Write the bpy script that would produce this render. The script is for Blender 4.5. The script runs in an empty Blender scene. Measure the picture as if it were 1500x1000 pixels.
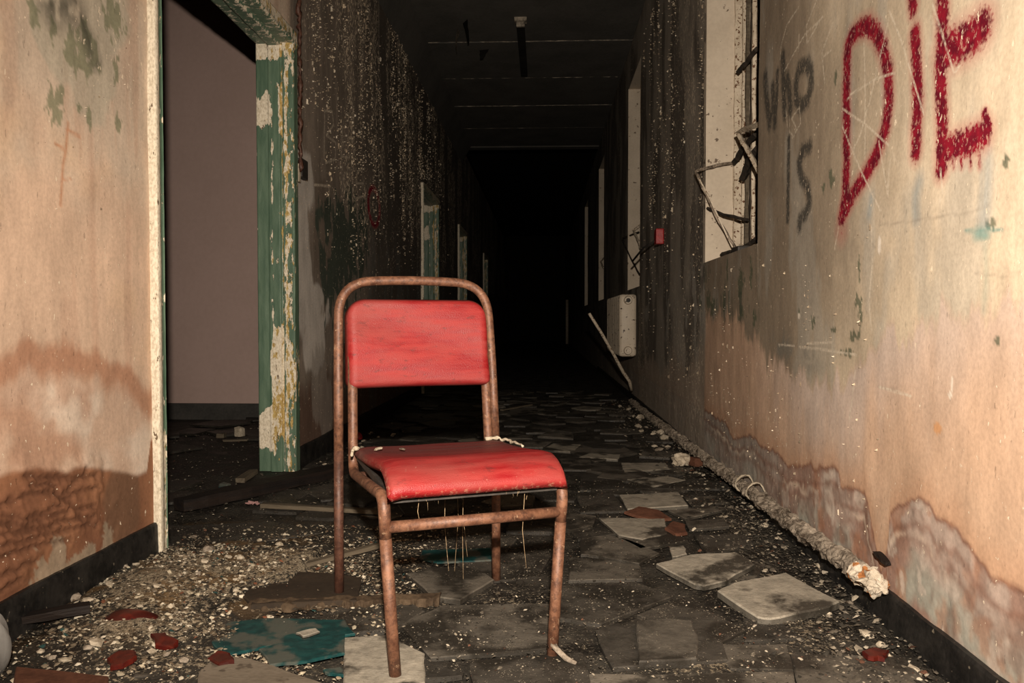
import bpy, bmesh, math, random
import numpy as np
from mathutils import Vector, Matrix

random.seed(7)
C = bpy.context.scene.collection
S = bpy.context.scene

# ------------------------------------------------------------------ camera, light, exposure
CAM_H, FPX = 0.75, 1131.0
yaw, pitch = math.atan(45 / FPX), math.atan(30 / FPX)
cd = bpy.data.cameras.new('camera'); cd.sensor_width = 36; cd.lens = 36 * FPX / 1500; cd.clip_start = 0.02
cam = bpy.data.objects.new('camera', cd); C.objects.link(cam)
cam.location = (0, 0, CAM_H); cam.rotation_euler = (math.pi / 2 - pitch, 0, yaw)
S.camera = cam
w = bpy.data.worlds.new('night'); S.world = w; w.use_nodes = True
w.node_tree.nodes['Background'].inputs[0].default_value = (0.9, 0.8, 0.7, 1)
w.node_tree.nodes['Background'].inputs[1].default_value = 0.0
ld = bpy.data.lights.new('flash', 'SPOT'); ld.energy = 560; ld.color = (1.0, 0.875, 0.735)
ld.shadow_soft_size = 0.022; ld.spot_size = math.radians(112); ld.spot_blend = 1.0
lamp = bpy.data.objects.new('flash', ld); C.objects.link(lamp)
lamp.location = (0.03, -0.12, 1.02); lamp.rotation_euler = (math.radians(84), 0, math.radians(-2))
S.view_settings.view_transform = 'Standard'; S.view_settings.look = 'None'
S.view_settings.exposure = 0.0; S.view_settings.gamma = 1.0; S.view_settings.use_curve_mapping = False

# ------------------------------------------------------------------ measuring helpers: a direction of sight met with a floor or a wall
_R = Matrix.Rotation(yaw, 3, 'Z') @ Matrix.Rotation(math.pi / 2 - pitch, 3, 'X')
def ray(px, py): return _R @ Vector(((px - 750) / FPX, -(py - 500) / FPX, -1.0))
def on_floor(px, py, z=0.0):
    d = ray(px, py); t = (z - CAM_H) / d.z
    return Vector((d.x * t, d.y * t, z))
def on_wall(px, py, X):
    d = ray(px, py); t = X / d.x
    return Vector((X, d.y * t, CAM_H + d.z * t))
def at_depth(px, py, Y):
    d = ray(px, py); t = Y / d.y
    return Vector((d.x * t, Y, CAM_H + d.z * t))

XL, XR, HC = -1.25, 0.86, 3.44

# ------------------------------------------------------------------ noise
def _h(i, j, s):
    v = np.sin(i * 127.1 + j * 311.7 + s * 74.7) * 43758.5453
    return v - np.floor(v)
def vn(x, y, s=0):
    i, j = np.floor(x), np.floor(y); u, v = x - i, y - j
    u = u * u * (3 - 2 * u); v = v * v * (3 - 2 * v)
    a, b, c, d = _h(i, j, s), _h(i + 1, j, s), _h(i, j + 1, s), _h(i + 1, j + 1, s)
    return a + (b - a) * u + (c - a) * v + (a - b - c + d) * u * v
def fbm(x, y, s=0, o=4):
    r, a, t = 0, 0.5, 0
    for k in range(o):
        r = r + a * vn(x, y, s + k * 13); t += a; a *= 0.5; x = x * 2.03 + 7.1; y = y * 2.03 + 3.7
    return r / t
def sst(a, b, x):
    t = np.clip((x - a) / (b - a), 0, 1); return t * t * (3 - 2 * t)
def lerp(c, col, f):
    return c + (np.array(col) - c) * f[:, None]

# ------------------------------------------------------------------ mesh helpers
def link(name, me, mat=None, parent=None, smooth=False):
    o = bpy.data.objects.new(name, me); C.objects.link(o)
    if mat: me.materials.append(mat)
    if parent: o.parent = parent
    if smooth: me.polygons.foreach_set('use_smooth', [True] * len(me.polygons))
    return o
def obj(name, bm, mat, parent=None, smooth=False):
    me = bpy.data.meshes.new(name); bm.normal_update(); bm.to_mesh(me); bm.free()
    return link(name, me, mat, parent, smooth)
def empty(name, loc=(0, 0, 0), rz=0):
    o = bpy.data.objects.new(name, None); C.objects.link(o); o.location = loc; o.rotation_euler = (0, 0, rz); o.empty_display_size = 0.05
    return o
def tag(o, label, cat, group=None):
    o['label'] = label; o['category'] = cat
    if group: o['group'] = group
    return o
def struct(o, label=None):
    o['kind'] = 'structure'
    if label: o['label'] = label
    return o
def box(bm, a, b, M=None, bevel=0.0):
    x0, y0, z0 = a; x1, y1, z1 = b
    r = bmesh.ops.create_cube(bm, size=1)
    T = Matrix.Translation(((x0 + x1) / 2, (y0 + y1) / 2, (z0 + z1) / 2)) @ Matrix.Diagonal((x1 - x0, y1 - y0, z1 - z0, 1))
    if M: T = M @ T
    bmesh.ops.transform(bm, matrix=T, verts=r['verts'])
    if bevel:
        es = list({e for v in r['verts'] for e in v.link_edges})
        bmesh.ops.bevel(bm, geom=es, offset=bevel, segments=2, affect='EDGES', profile=0.6)
def boxo(name, a, b, mat, parent=None, bevel=0.0, M=None):
    bm = bmesh.new(); box(bm, a, b, M, bevel); return obj(name, bm, mat, parent)
def smooth_path(pts, n=8, r=None):
    """rounds the corners of a polyline: every inner corner becomes an arc of radius about r"""
    P = [Vector(p) for p in pts]; out = [P[0]]
    for i in range(1, len(P) - 1):
        a, b, c = P[i - 1], P[i], P[i + 1]
        d1, d2 = (a - b), (c - b); rr = min(r or 0.05, d1.length * 0.49, d2.length * 0.49)
        s, e = b + d1.normalized() * rr, b + d2.normalized() * rr
        for k in range(n + 1):
            t = k / n; out.append(s * (1 - t) ** 2 + b * 2 * t * (1 - t) + e * t * t)
    out.append(P[-1]); return out
def tube(bm, pts, r, seg=12, jit=0.0, cap=True):
    P = [Vector(p) for p in pts]; n = len(P)
    rad = r if isinstance(r, (list, tuple)) else [r] * n
    t0 = (P[1] - P[0]).normalized()
    u = t0.cross(Vector((0, 0, 1)) if abs(t0.z) < 0.9 else Vector((1, 0, 0))).normalized()
    rings = []
    for i in range(n):
        t = ((P[min(i + 1, n - 1)] - P[i]).normalized() + (P[i] - P[max(i - 1, 0)]).normalized()).normalized()
        u = (u - t * u.dot(t)).normalized(); v = t.cross(u)
        rings.append([bm.verts.new(P[i] + (u * math.cos(2 * math.pi * k / seg) + v * math.sin(2 * math.pi * k / seg)) * rad[i] * (1 + random.uniform(-jit, jit))) for k in range(seg)])
    for a, b in zip(rings, rings[1:]):
        for k in range(seg):
            bm.faces.new((a[k], a[(k + 1) % seg], b[(k + 1) % seg], b[k]))
    if cap:
        bm.faces.new(rings[0][::-1]); bm.faces.new(rings[-1])
def tubeo(name, pts, r, mat, parent=None, seg=12, jit=0.0):
    bm = bmesh.new(); tube(bm, pts, r, seg, jit); bmesh.ops.recalc_face_normals(bm, faces=bm.faces)
    o = obj(name, bm, mat, parent, smooth=True); return o
def poly_slab(name, pts, thick, mat, parent=None, jag=0.0, sub=1, origin=True):
    """a flat piece: outline pts (world, top side), extruded down; edges broken into sub bits and jagged"""
    P = []
    n = len(pts)
    for i in range(n):
        a, b = Vector(pts[i]), Vector(pts[(i + 1) % n])
        for k in range(sub):
            p = a.lerp(b, k / sub)
            if k or jag: p = p + Vector((random.uniform(-jag, jag), random.uniform(-jag, jag), 0))
            P.append(p)
    c = sum(P, Vector()) / len(P); c.z -= thick
    if not origin or parent is not None: c = Vector()
    bm = bmesh.new()
    t = [bm.verts.new(p - c) for p in P]; lo = [bm.verts.new(p - c - Vector((0, 0, thick))) for p in P]
    cc = sum(P, Vector()) / len(P)
    t2 = [bm.verts.new((p - c) + (cc - p).normalized() * min(0.004, thick * 0.5) + Vector((0, 0, thick * 0.25))) for p in P]
    bm.faces.new(t2); m = len(P)
    for i in range(m):
        j = (i + 1) % m
        bm.faces.new((t[i], t[j], t2[j], t2[i])); bm.faces.new((lo[i], lo[j], t[j], t[i]))
    bm.faces.new(lo[::-1])
    bmesh.ops.recalc_face_normals(bm, faces=bm.faces)
    o = obj(name, bm, mat, parent); o.location = c
    return o
def grid_mesh(name, us, vs, place, holes=(), attrs=None, flip=False):
    """rectilinear grid; place(U,V)->(n,3); holes are (u0,u1,v0,v1) left open; attrs {name: (n,4)}"""
    nu, nv = len(us), len(vs)
    U, V = np.meshgrid(us, vs, indexing='ij'); U, V = U.ravel(), V.ravel()
    co = place(U, V)
    uc, vc = (us[:-1] + us[1:]) / 2, (vs[:-1] + vs[1:]) / 2
    keep = np.ones((nu - 1, nv - 1), bool)
    for u0, u1, v0, v1 in holes:
        keep &= ~(((uc > u0) & (uc < u1))[:, None] & ((vc > v0) & (vc < v1))[None, :])
    i, j = np.nonzero(keep)
    a = i * nv + j
    q = np.stack([a, a + nv, a + nv + 1, a + 1], 1)
    if flip: q = q[:, ::-1]
    me = bpy.data.meshes.new(name)
    me.vertices.add(len(co)); me.vertices.foreach_set('co', co.astype(np.float32).ravel())
    me.loops.add(q.size); me.loops.foreach_set('vertex_index', q.astype(np.int32).ravel())
    me.polygons.add(len(q)); me.polygons.foreach_set('loop_start', np.arange(0, q.size, 4, dtype=np.int32))
    me.polygons.foreach_set('use_smooth', np.ones(len(q), bool))
    me.update(calc_edges=True)
    for k, v in (attrs or {}).items():
        at = me.attributes.new(k, 'FLOAT_COLOR', 'POINT'); at.data.foreach_set('color', v.astype(np.float32).ravel())
    return me
def spaced(*spans):
    """(start, end, step) ... -> one sorted array of grid lines"""
    out = []
    for a, b, s in spans: out.append(np.linspace(a, b, max(2, int(round((b - a) / s)) + 1)))
    return np.unique(np.round(np.concatenate(out), 5))

# ------------------------------------------------------------------ material helpers
class NB:
    def __init__(s, name, rough=0.8, spec=0.3):
        s.m = bpy.data.materials.new(name); s.m.use_nodes = True; s.nt = s.m.node_tree
        s.b = s.nt.nodes['Principled BSDF']; s.b.inputs['Roughness'].default_value = rough; s.b.inputs['Specular IOR Level'].default_value = spec
        s._pos = None
    def n(s, t, **kw):
        x = s.nt.nodes.new(t)
        for k, v in kw.items(): setattr(x, k, v)
        return x
    def set(s, sock, v):
        if hasattr(v, 'is_output') or isinstance(v, bpy.types.NodeSocket): s.nt.links.new(v, sock)
        elif isinstance(v, (tuple, list)) and len(v) == 3 and sock.type == 'RGBA': sock.default_value = (*v, 1)
        else: sock.default_value = v
    def pos(s):
        if s._pos is None: s._pos = s.n('ShaderNodeNewGeometry').outputs['Position']
        return s._pos
    def objpos(s): return s.n('ShaderNodeTexCoord').outputs['Object']
    def noise(s, sc, detail=4, vec=None, rough=0.55, dist=0.0):
        mp = s.n('ShaderNodeMapping'); s.set(mp.inputs['Vector'], vec or s.pos()); mp.inputs['Scale'].default_value = sc if isinstance(sc, tuple) else (sc,) * 3
        x = s.n('ShaderNodeTexNoise'); x.inputs['Scale'].default_value = 1; x.inputs['Detail'].default_value = detail; x.inputs['Roughness'].default_value = rough; x.inputs['Distortion'].default_value = dist
        s.nt.links.new(mp.outputs[0], x.inputs['Vector']); return x.outputs['Fac']
    def voro(s, sc, vec=None, feature='F1'):
        mp = s.n('ShaderNodeMapping'); s.set(mp.inputs['Vector'], vec or s.pos()); mp.inputs['Scale'].default_value = sc if isinstance(sc, tuple) else (sc,) * 3
        x = s.n('ShaderNodeTexVoronoi', feature=feature); x.inputs['Scale'].default_value = 1
        s.nt.links.new(mp.outputs[0], x.inputs['Vector']); return x
    def mr(s, v, a, b, c=0.0, d=1.0):
        x = s.n('ShaderNodeMapRange'); s.set(x.inputs[0], v)
        for k, q in zip((1, 2, 3, 4), (a, b, c, d)): s.set(x.inputs[k], q)
        return x.outputs[0]
    def math(s, op, a, b=0.0, clamp=False):
        x = s.n('ShaderNodeMath', operation=op, use_clamp=clamp); s.set(x.inputs[0], a); s.set(x.inputs[1], b); return x.outputs[0]
    def mix(s, f, a, b, blend='MIX'):
        x = s.n('ShaderNodeMix', data_type='RGBA', blend_type=blend, clamp_factor=True)
        s.set(x.inputs[0], f); s.set(x.inputs[6], a); s.set(x.inputs[7], b); return x.outputs[2]
    def scale(s, col, f):
        x = s.n('ShaderNodeVectorMath', operation='SCALE'); s.set(x.inputs[0], col); s.set(x.inputs['Scale'], f); return x.outputs[0]
    def attr(s, name): return s.n('ShaderNodeAttribute', attribute_name=name)
    def rnd(s): return s.n('ShaderNodeObjectInfo').outputs['Random']
    def bump(s, h, dist=0.003, strength=1.0):
        x = s.n('ShaderNodeBump'); x.inputs['Distance'].default_value = dist; x.inputs['Strength'].default_value = strength
        s.set(x.inputs['Height'], h); s.nt.links.new(x.outputs[0], s.b.inputs['Normal'])
    def done(s, col=None, rough=None):
        if col is not None: s.set(s.b.inputs['Base Color'], col)
        if rough is not None: s.set(s.b.inputs['Roughness'], rough)
        return s.m

def m_wall():
    k = NB('flaking limewash', 0.82, 0.2)
    tint = k.attr('tint').outputs['Color']; ink = k.attr('ink')
    sep = k.n('ShaderNodeSeparateColor'); k.nt.links.new(ink.outputs['Color'], sep.inputs[0])
    red, blk, scr, fl = sep.outputs[0], sep.outputs[1], sep.outputs[2], ink.outputs['Alpha']
    streak = k.noise((9, 30, 7), 6, rough=0.65); fine = k.noise(95, 3); mid = k.noise((9, 9, 5), 4)
    col = k.scale(tint, k.mr(streak, 0.3, 0.7, 0.90, 1.10))
    col = k.scale(col, k.mr(mid, 0.3, 0.7, 0.88, 1.12))
    col = k.scale(col, k.mr(fine, 0.3, 0.7, 0.90, 1.10))
    speck = k.noise((110, 110, 70), 5, rough=0.6)
    # sprayed letters: soft halo, solid heart, scraped specks
    rf = k.math('ADD', red, k.mr(fine, 0.3, 0.7, -0.16, 0.16))
    redcol = k.mix(k.mr(k.noise(30, 3), 0.4, 0.6), (0.115, 0.002, 0.012), (0.25, 0.006, 0.020))
    col = k.mix(k.mr(red, 0.05, 0.7, 0, 0.55), col, (0.44, 0.09, 0.08))
    solid = k.math('MULTIPLY', k.mr(rf, 0.42, 0.66), k.mr(speck, 0.57, 0.62, 1.0, 0.25))
    col = k.mix(solid, col, redcol)
    bf = k.math('MULTIPLY', k.mr(k.math('ADD', blk, k.mr(fine, 0.3, 0.7, -0.2, 0.2)), 0.15, 0.65, 0, 0.88), k.mr(speck, 0.56, 0.62, 1.0, 0.3))
    col = k.mix(bf, col, (0.045, 0.042, 0.036))
    sf = k.math('MULTIPLY', k.mr(scr, 0.25, 0.8), k.mr(fine, 0.36, 0.58, 0.15, 0.85))
    col = k.mix(sf, col, (0.66, 0.57, 0.45))
    # flaked-off specks showing pale plaster, drawn out downwards
    thr = k.mr(fl, 0, 1, 0.705, 0.575)
    fleck = k.math('GREATER_THAN', k.noise((62, 75, 46), 5, rough=0.58), thr)
    f2 = k.math('GREATER_THAN', k.noise((34, 40, 22), 6, rough=0.64), k.math('ADD', thr, 0.03))
    fleck = k.math('MULTIPLY', k.math('MAXIMUM', fleck, f2), k.mr(k.noise((6, 10, 5), 3), 0.36, 0.46))
    dk = k.math('MULTIPLY', k.math('GREATER_THAN', k.noise((70, 90, 30), 6, rough=0.62), 0.665), 0.55)
    col = k.mix(dk, col, k.scale(col, 0.42))
    col = k.mix(fleck, col, (0.78, 0.65, 0.49))
    h = k.math('ADD', k.math('MULTIPLY', fleck, -0.8), k.math('ADD', k.math('MULTIPLY', fine, 0.25), k.math('MULTIPLY', mid, 0.6)))
    k.bump(h, 0.0025, 0.7)
    return k.done(col)

def m_plain(name, c0, c1, sc=8, rough=0.85, spec=0.2, bump=0.003, sc2=60, speck=None, stretch=(1, 1, 1), local=False):
    k = NB(name, rough, spec); v = k.objpos() if local else None
    a = k.noise(tuple(sc * s for s in stretch), 5, v); b = k.noise(tuple(sc2 * s for s in stretch), 3, v)
    f = k.math('ADD', k.math('MULTIPLY', a, 0.65), k.math('MULTIPLY', b, 0.35))
    col = k.mix(k.mr(f, 0.38, 0.62), c0, c1)
    if speck:
        sp = k.mr(k.noise(speck[1], 3, v), speck[2], speck[2] + 0.04); col = k.mix(sp, col, speck[0])
    if bump: k.bump(f, bump)
    return k.done(col)

def m_green(name, bias):
    """old gloss paint peeling off primer and bare wood"""
    k = NB(name, 0.5, 0.4)
    wear = k.attr('wear'); wv = k.n('ShaderNodeSeparateColor'); k.nt.links.new(wear.outputs['Color'], wv.inputs[0])
    a = k.noise((42, 42, 13), 6, rough=0.62); b = k.noise((70, 70, 24), 5, rough=0.65); fine = k.noise((160, 160, 90), 3)
    green = k.mix(k.mr(k.noise((40, 40, 6), 3), 0.35, 0.65), (0.068, 0.118, 0.078), (0.115, 0.175, 0.118))
    cream = k.mix(k.mr(fine, 0.35, 0.6), (0.50, 0.43, 0.32), (0.74, 0.66, 0.52))
    ochre = k.mix(k.mr(fine, 0.35, 0.6), (0.30, 0.19, 0.055), (0.50, 0.36, 0.13))
    t = k.math('ADD', a, k.math('MULTIPLY', wv.outputs[0], 0.45))
    peel = k.mr(t, 0.66 - bias, 0.672 - bias)
    oz = k.math('ADD', b, k.math('MULTIPLY', wv.outputs[1], 0.35))
    under = k.mix(k.mr(oz, 0.66, 0.68), cream, ochre)
    dirt = k.mr(k.noise((55, 55, 20), 5, rough=0.7), 0.62, 0.66)
    under = k.mix(dirt, under, (0.10, 0.06, 0.03))
    col = k.mix(peel, green, under)
    k.bump(k.math('ADD', k.math('MULTIPLY', peel, -1.0), k.math('MULTIPLY', fine, 0.3)), 0.003)
    return k.done(col, k.mr(peel, 0, 1, 0.42, 0.8))

def m_rust(name='rusty steel tube', base=((0.085, 0.034, 0.019), (0.20, 0.092, 0.050))):
    k = NB(name, 0.55, 0.45); v = k.objpos()
    a = k.noise(34, 6, v, 0.7); b = k.noise(75, 6, v, 0.72)
    col = k.mix(k.mr(a, 0.36, 0.66), base[0], base[1])
    col = k.mix(k.mr(b, 0.48, 0.66, 0, 0.85), col, (0.040, 0.018, 0.012))
    col = k.mix(k.mr(k.noise(60, 5, v, 0.7), 0.62, 0.70), col, (0.33, 0.21, 0.13))
    k.bump(k.math('ADD', k.math('MULTIPLY', b, 0.6), a), 0.0012)
    k.b.inputs['Metallic'].default_value = 0.15
    return k.done(col, k.mr(a, 0.3, 0.7, 0.42, 0.7))

def m_vinyl():
    k = NB('cracked red vinyl', 0.5, 0.30); v = k.objpos()
    a = k.noise((9, 44, 50), 6, v, 0.62); b = k.noise(300, 3, v); c = k.noise((5, 9, 9), 3, v)
    gr = k.voro(420, v)
    col = k.mix(k.mr(a, 0.38, 0.62), (0.185, 0.004, 0.006), (0.25, 0.019, 0.017))
    col = k.mix(k.mr(c, 0.48, 0.68, 0, 0.75), col, (0.20, 0.034, 0.029))
    dirt = k.mr(k.noise((26, 60, 60), 6, v, 0.7), 0.57, 0.68, 0, 0.7)
    col = k.mix(dirt, col, (0.085, 0.012, 0.011))
    col = k.mix(k.mr(k.noise((120, 120, 300), 4, v, 0.7), 0.69, 0.73, 0, 0.8), col, (0.34, 0.20, 0.15))
    wear = k.attr('wear'); ws = k.n('ShaderNodeSeparateColor'); k.nt.links.new(wear.outputs['Color'], ws.inputs[0])
    grime = k.math('MULTIPLY', ws.outputs[0], k.mr(a, 0.3, 0.6, 0.6, 1.0))
    col = k.mix(grime, col, (0.088, 0.030, 0.027))
    edge = k.math('MULTIPLY', ws.outputs[1], k.mr(k.noise(110, 4, v, 0.7), 0.54, 0.64, 0, 0.8))
    col = k.mix(edge, col, (0.36, 0.20, 0.13))
    k.bump(k.math('ADD', k.math('MULTIPLY', gr.outputs['Distance'], 0.25), k.math('ADD', k.math('MULTIPLY', a, 0.8), k.math('MULTIPLY', b, 0.15))), 0.0016)
    return k.done(col, k.mr(a, 0.3, 0.7, 0.44, 0.66))

def m_tile(name, c0, c1, dirtamt=0.5, speck=0.64):
    k = NB(name, 0.62, 0.35); r = k.rnd()
    base = k.mix(r, c0, c1)
    base = k.scale(base, k.mr(k.noise(26, 5), 0.3, 0.7, 0.72, 1.25))
    dirt = k.mr(k.noise((5.5, 5.5, 5.5), 6, rough=0.6), 0.60 - 0.18 * dirtamt, 0.66 - 0.12 * dirtamt, 0, 0.9)
    col = k.mix(dirt, base, (0.017, 0.0145, 0.0115))
    sp = k.mr(k.noise(210, 3, rough=0.6), speck, speck + 0.03)
    col = k.mix(k.math('MULTIPLY', sp, k.mr(k.noise(14, 4), 0.46, 0.60)), col, (0.34, 0.29, 0.22))
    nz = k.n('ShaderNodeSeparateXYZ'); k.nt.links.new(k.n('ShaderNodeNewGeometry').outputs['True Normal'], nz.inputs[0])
    col = k.mix(k.mr(nz.outputs[2], 0.35, 0.6, 0.72, 0.0), col, (0.020, 0.017, 0.013))  # side faces darkened in colour: edge dirt, and to dull flash-lit edges
    k.bump(k.math('ADD', k.noise(60, 4), k.math('MULTIPLY', sp, 0.6)), 0.0025)
    return k.done(col, k.mr(dirt, 0, 1, 0.66, 0.45))

def m_floor():
    k = NB('grimy screed', 0.7, 0.3)
    dust = k.attr('dust'); ds = k.n('ShaderNodeSeparateColor'); k.nt.links.new(dust.outputs['Color'], ds.inputs[0])
    a = k.noise(7, 6, rough=0.6); b = k.noise(70, 5, rough=0.65); c = k.noise(240, 3)
    col = k.mix(k.mr(a, 0.4, 0.62), (0.010, 0.0085, 0.007), (0.034, 0.029, 0.022))
    col = k.mix(k.mr(b, 0.52, 0.66, 0, 0.8), col, (0.060, 0.050, 0.037))
    d = k.mr(k.math('ADD', b, k.math('MULTIPLY', ds.outputs[0], 0.34)), 0.66, 0.74)
    col = k.mix(d, col, k.mix(k.mr(c, 0.4, 0.6), (0.11, 0.085, 0.055), (0.29, 0.24, 0.17)))
    col = k.mix(k.math('MULTIPLY', k.mr(k.noise(9, 3), 0.5, 0.6), k.math('MULTIPLY', ds.outputs[1], 0.8)), col, (0.13, 0.075, 0.03))
    sp = k.mr(k.noise(170, 4, rough=0.62), 0.64, 0.67); col = k.mix(sp, col, (0.32, 0.27, 0.20))
    k.bump(k.math('ADD', k.math('MULTIPLY', b, 1.0), k.math('ADD', k.math('MULTIPLY', sp, 0.5), k.math('MULTIPLY', d, 0.6))), 0.006)
    return k.done(col, k.mr(a, 0.35, 0.65, 0.45, 0.85))

def m_attr(name, rough=0.8):
    k = NB(name, rough, 0.3); col = k.attr('tint').outputs['Color']
    col = k.scale(col, k.mr(k.noise(180, 3), 0.3, 0.7, 0.75, 1.2)); return k.done(col)

def m_wood(name, c0, c1, rough=0.8, ax=(3, 60, 60), spec=0.25):
    k = NB(name, rough, spec); v = k.objpos()
    a = k.noise(ax, 5, v, 0.6); b = k.noise(tuple(4 * q for q in ax), 3, v)
    col = k.mix(k.mr(a, 0.38, 0.62), c0, c1)
    col = k.mix(k.mr(b, 0.58, 0.7, 0, 0.6), col, tuple(q * 0.3 for q in c0))
    k.bump(k.math('ADD', a, k.math('MULTIPLY', b, 0.5)), 0.003); return k.done(col)

def m_mottle(name, c0, c1, c2, rough=0.4, spec=0.5):
    k = NB(name, rough, spec); a = k.noise(13, 4, rough=0.5); b = k.noise(45, 5)
    col = k.mix(k.mr(b, 0.4, 0.6), c0, c1); col = k.mix(k.mr(a, 0.50, 0.58, 0, 0.85), col, c2)
    k.bump(b, 0.001); return k.done(col)

M = dict(
    wall=m_wall(), floor=m_floor(),
    green=m_green('peeling green gloss', 0.0), whitegreen=m_green('primer with green left', 0.22),
    rust=m_rust(), rustdark=m_rust('dark rusty steel', ((0.050, 0.020, 0.013), (0.115, 0.048, 0.028))), vinyl=m_vinyl(),
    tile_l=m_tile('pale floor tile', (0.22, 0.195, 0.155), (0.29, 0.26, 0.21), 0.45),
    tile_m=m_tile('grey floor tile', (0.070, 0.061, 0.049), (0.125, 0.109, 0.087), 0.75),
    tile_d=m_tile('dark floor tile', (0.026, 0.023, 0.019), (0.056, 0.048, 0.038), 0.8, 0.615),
    flake=m_attr('flakes'),
    skirt=m_plain('black gloss skirting', (0.005, 0.005, 0.005), (0.022, 0.020, 0.018), 14, 0.5, 0.3, 0.004, 70, ((0.16, 0.135, 0.10), 42, 0.68)),
    soot=m_plain('sooty ceiling paint', (0.075, 0.071, 0.063), (0.110, 0.102, 0.090), 3, 0.85, 0.2, 0.003, 40),
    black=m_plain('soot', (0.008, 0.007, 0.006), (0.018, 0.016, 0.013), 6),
    joint=m_plain('ragged joint filler', (0.08, 0.07, 0.06), (0.42, 0.36, 0.28), 12, 0.9, 0.1, 0.003, 60),
    mauve=m_plain('mauve room paint', (0.45, 0.325, 0.285), (0.50, 0.362, 0.322), 2.0, 0.8, 0.2, 0.001, 30),
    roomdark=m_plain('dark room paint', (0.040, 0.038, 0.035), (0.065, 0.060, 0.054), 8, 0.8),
    reveal=m_plain('pale reveal plaster', (0.50, 0.42, 0.325), (0.60, 0.51, 0.40), 5, 0.8, 0.2, 0.002, 60, ((0.16, 0.12, 0.09), 26, 0.66)),
    steelpaint=m_plain('flaking white frame paint', (0.07, 0.05, 0.035), (0.36, 0.29, 0.22), 30, 0.7, 0.3, 0.002, 120, None, (1, 1, 0.4)),
    board=m_plain('dark window board', (0.012, 0.010, 0.008), (0.05, 0.038, 0.028), 10, 0.85, 0.2, 0.003, 40, None, (1, 1, 0.2)),
    palebar=m_plain('rust spotted white bar', (0.46, 0.38, 0.28), (0.62, 0.53, 0.41), 20, 0.6, 0.3, 0.001, 90, ((0.12, 0.055, 0.025), 70, 0.58), local=True),
    radiator=m_plain('rust stained cream radiator paint', (0.56, 0.47, 0.36), (0.68, 0.58, 0.455), 6, 0.5, 0.4, 0.001, 60, ((0.07, 0.04, 0.025), 34, 0.63)),
    char=m_wood('charred wood', (0.005, 0.0035, 0.003), (0.013, 0.0075, 0.005), 0.7),
    batten=m_wood('dirty batten', (0.075, 0.058, 0.039), (0.12, 0.096, 0.066)),
    brownboard=m_plain('soaked brown board', (0.020, 0.0135, 0.0085), (0.036, 0.025, 0.016), 8, 0.8, 0.25, 0.002, 70, ((0.40, 0.33, 0.23), 55, 0.70)),
    fluted=m_plain('torn corrugated edge', (0.030, 0.019, 0.011), (0.085, 0.058, 0.035), 20, 0.85, 0.2, 0.002, 90),
    greyboard=m_plain('grey tan board', (0.105, 0.085, 0.063), (0.155, 0.128, 0.097), 5, 0.75, 0.25, 0.002, 80, ((0.07, 0.055, 0.04), 16, 0.62), (1, 2.4, 1)),
    teal=m_mottle('teal painted sheet', (0.003, 0.026, 0.027), (0.006, 0.044, 0.043), (0.070, 0.072, 0.060)),
    redshard=m_mottle('red lens', (0.045, 0.004, 0.003), (0.080, 0.008, 0.004), (0.035, 0.006, 0.004), 0.4, 0.4),
    terracotta=m_plain('terracotta', (0.065, 0.026, 0.015), (0.115, 0.048, 0.028), 20, 0.85, 0.2, 0.003, 90),
    plaster=m_plain('plaster lump', (0.30, 0.25, 0.185), (0.50, 0.43, 0.33), 30, 0.9, 0.1, 0.004, 120),
    bag=m_plain('pale grey plastic', (0.17, 0.165, 0.155), (0.25, 0.24, 0.225), 14, 0.4, 0.4, 0.003, 60, None, (1, 1, 0.25)),
    crust=m_plain('crumbling lagging', (0.060, 0.045, 0.032), (0.34, 0.285, 0.225), 22, 0.95, 0.1, 0.006, 130),
    crust_end=m_plain('pale rust stained lagging', (0.36, 0.30, 0.225), (0.52, 0.45, 0.36), 30, 0.95, 0.1, 0.006, 130, ((0.32, 0.13, 0.045), 24, 0.56)),
    red=m_plain('red enamel', (0.26, 0.008, 0.010), (0.36, 0.018, 0.018), 30, 0.4, 0.5, 0.001),
    hessian=m_plain('frayed stuffing', (0.20, 0.13, 0.07), (0.42, 0.31, 0.19), 60, 0.95, 0.1, 0.003, 200),
    darkmetal=m_plain('dark metal', (0.015, 0.013, 0.011), (0.04, 0.033, 0.027), 40, 0.6, 0.4, 0.001),
)

# ------------------------------------------------------------------ strokes and stains on the walls, measured on the wall plane
def strokes(Y, Z, X, lines, soft=0.5):
    """lines: ([(px,py)...], half width in metres at start[, at end]); returns 0..1 field, 0.5 on the edge"""
    f = np.zeros(len(Y))
    for pts, wd in lines:
        P = [on_wall(px, py, X) for px, py in pts]
        for a, b in zip(P, P[1:]):
            ay, az, by, bz = a.y, a.z, b.y, b.z; m = wd * 2.2
            k = np.nonzero((Y > min(ay, by) - m) & (Y < max(ay, by) + m) & (Z > min(az, bz) - m) & (Z < max(az, bz) + m))[0]
            if not len(k): continue
            dy, dz = by - ay, bz - az; L = dy * dy + dz * dz + 1e-9
            t = np.clip(((Y[k] - ay) * dy + (Z[k] - az) * dz) / L, 0, 1)
            d = np.hypot(Y[k] - ay - t * dy, Z[k] - az - t * dz)
            f[k] = np.maximum(f[k], np.clip(0.5 + (wd - d) / (2 * wd * soft), 0, 1))
    return f
def height_line(X, pts):
    P = sorted([(p.y, p.z) for p in (on_wall(a, b, X) for a, b in pts)])
    ys, zs = np.array([p[0] for p in P]), np.array([p[1] for p in P])
    return lambda Y: np.interp(Y, ys, zs)
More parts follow.
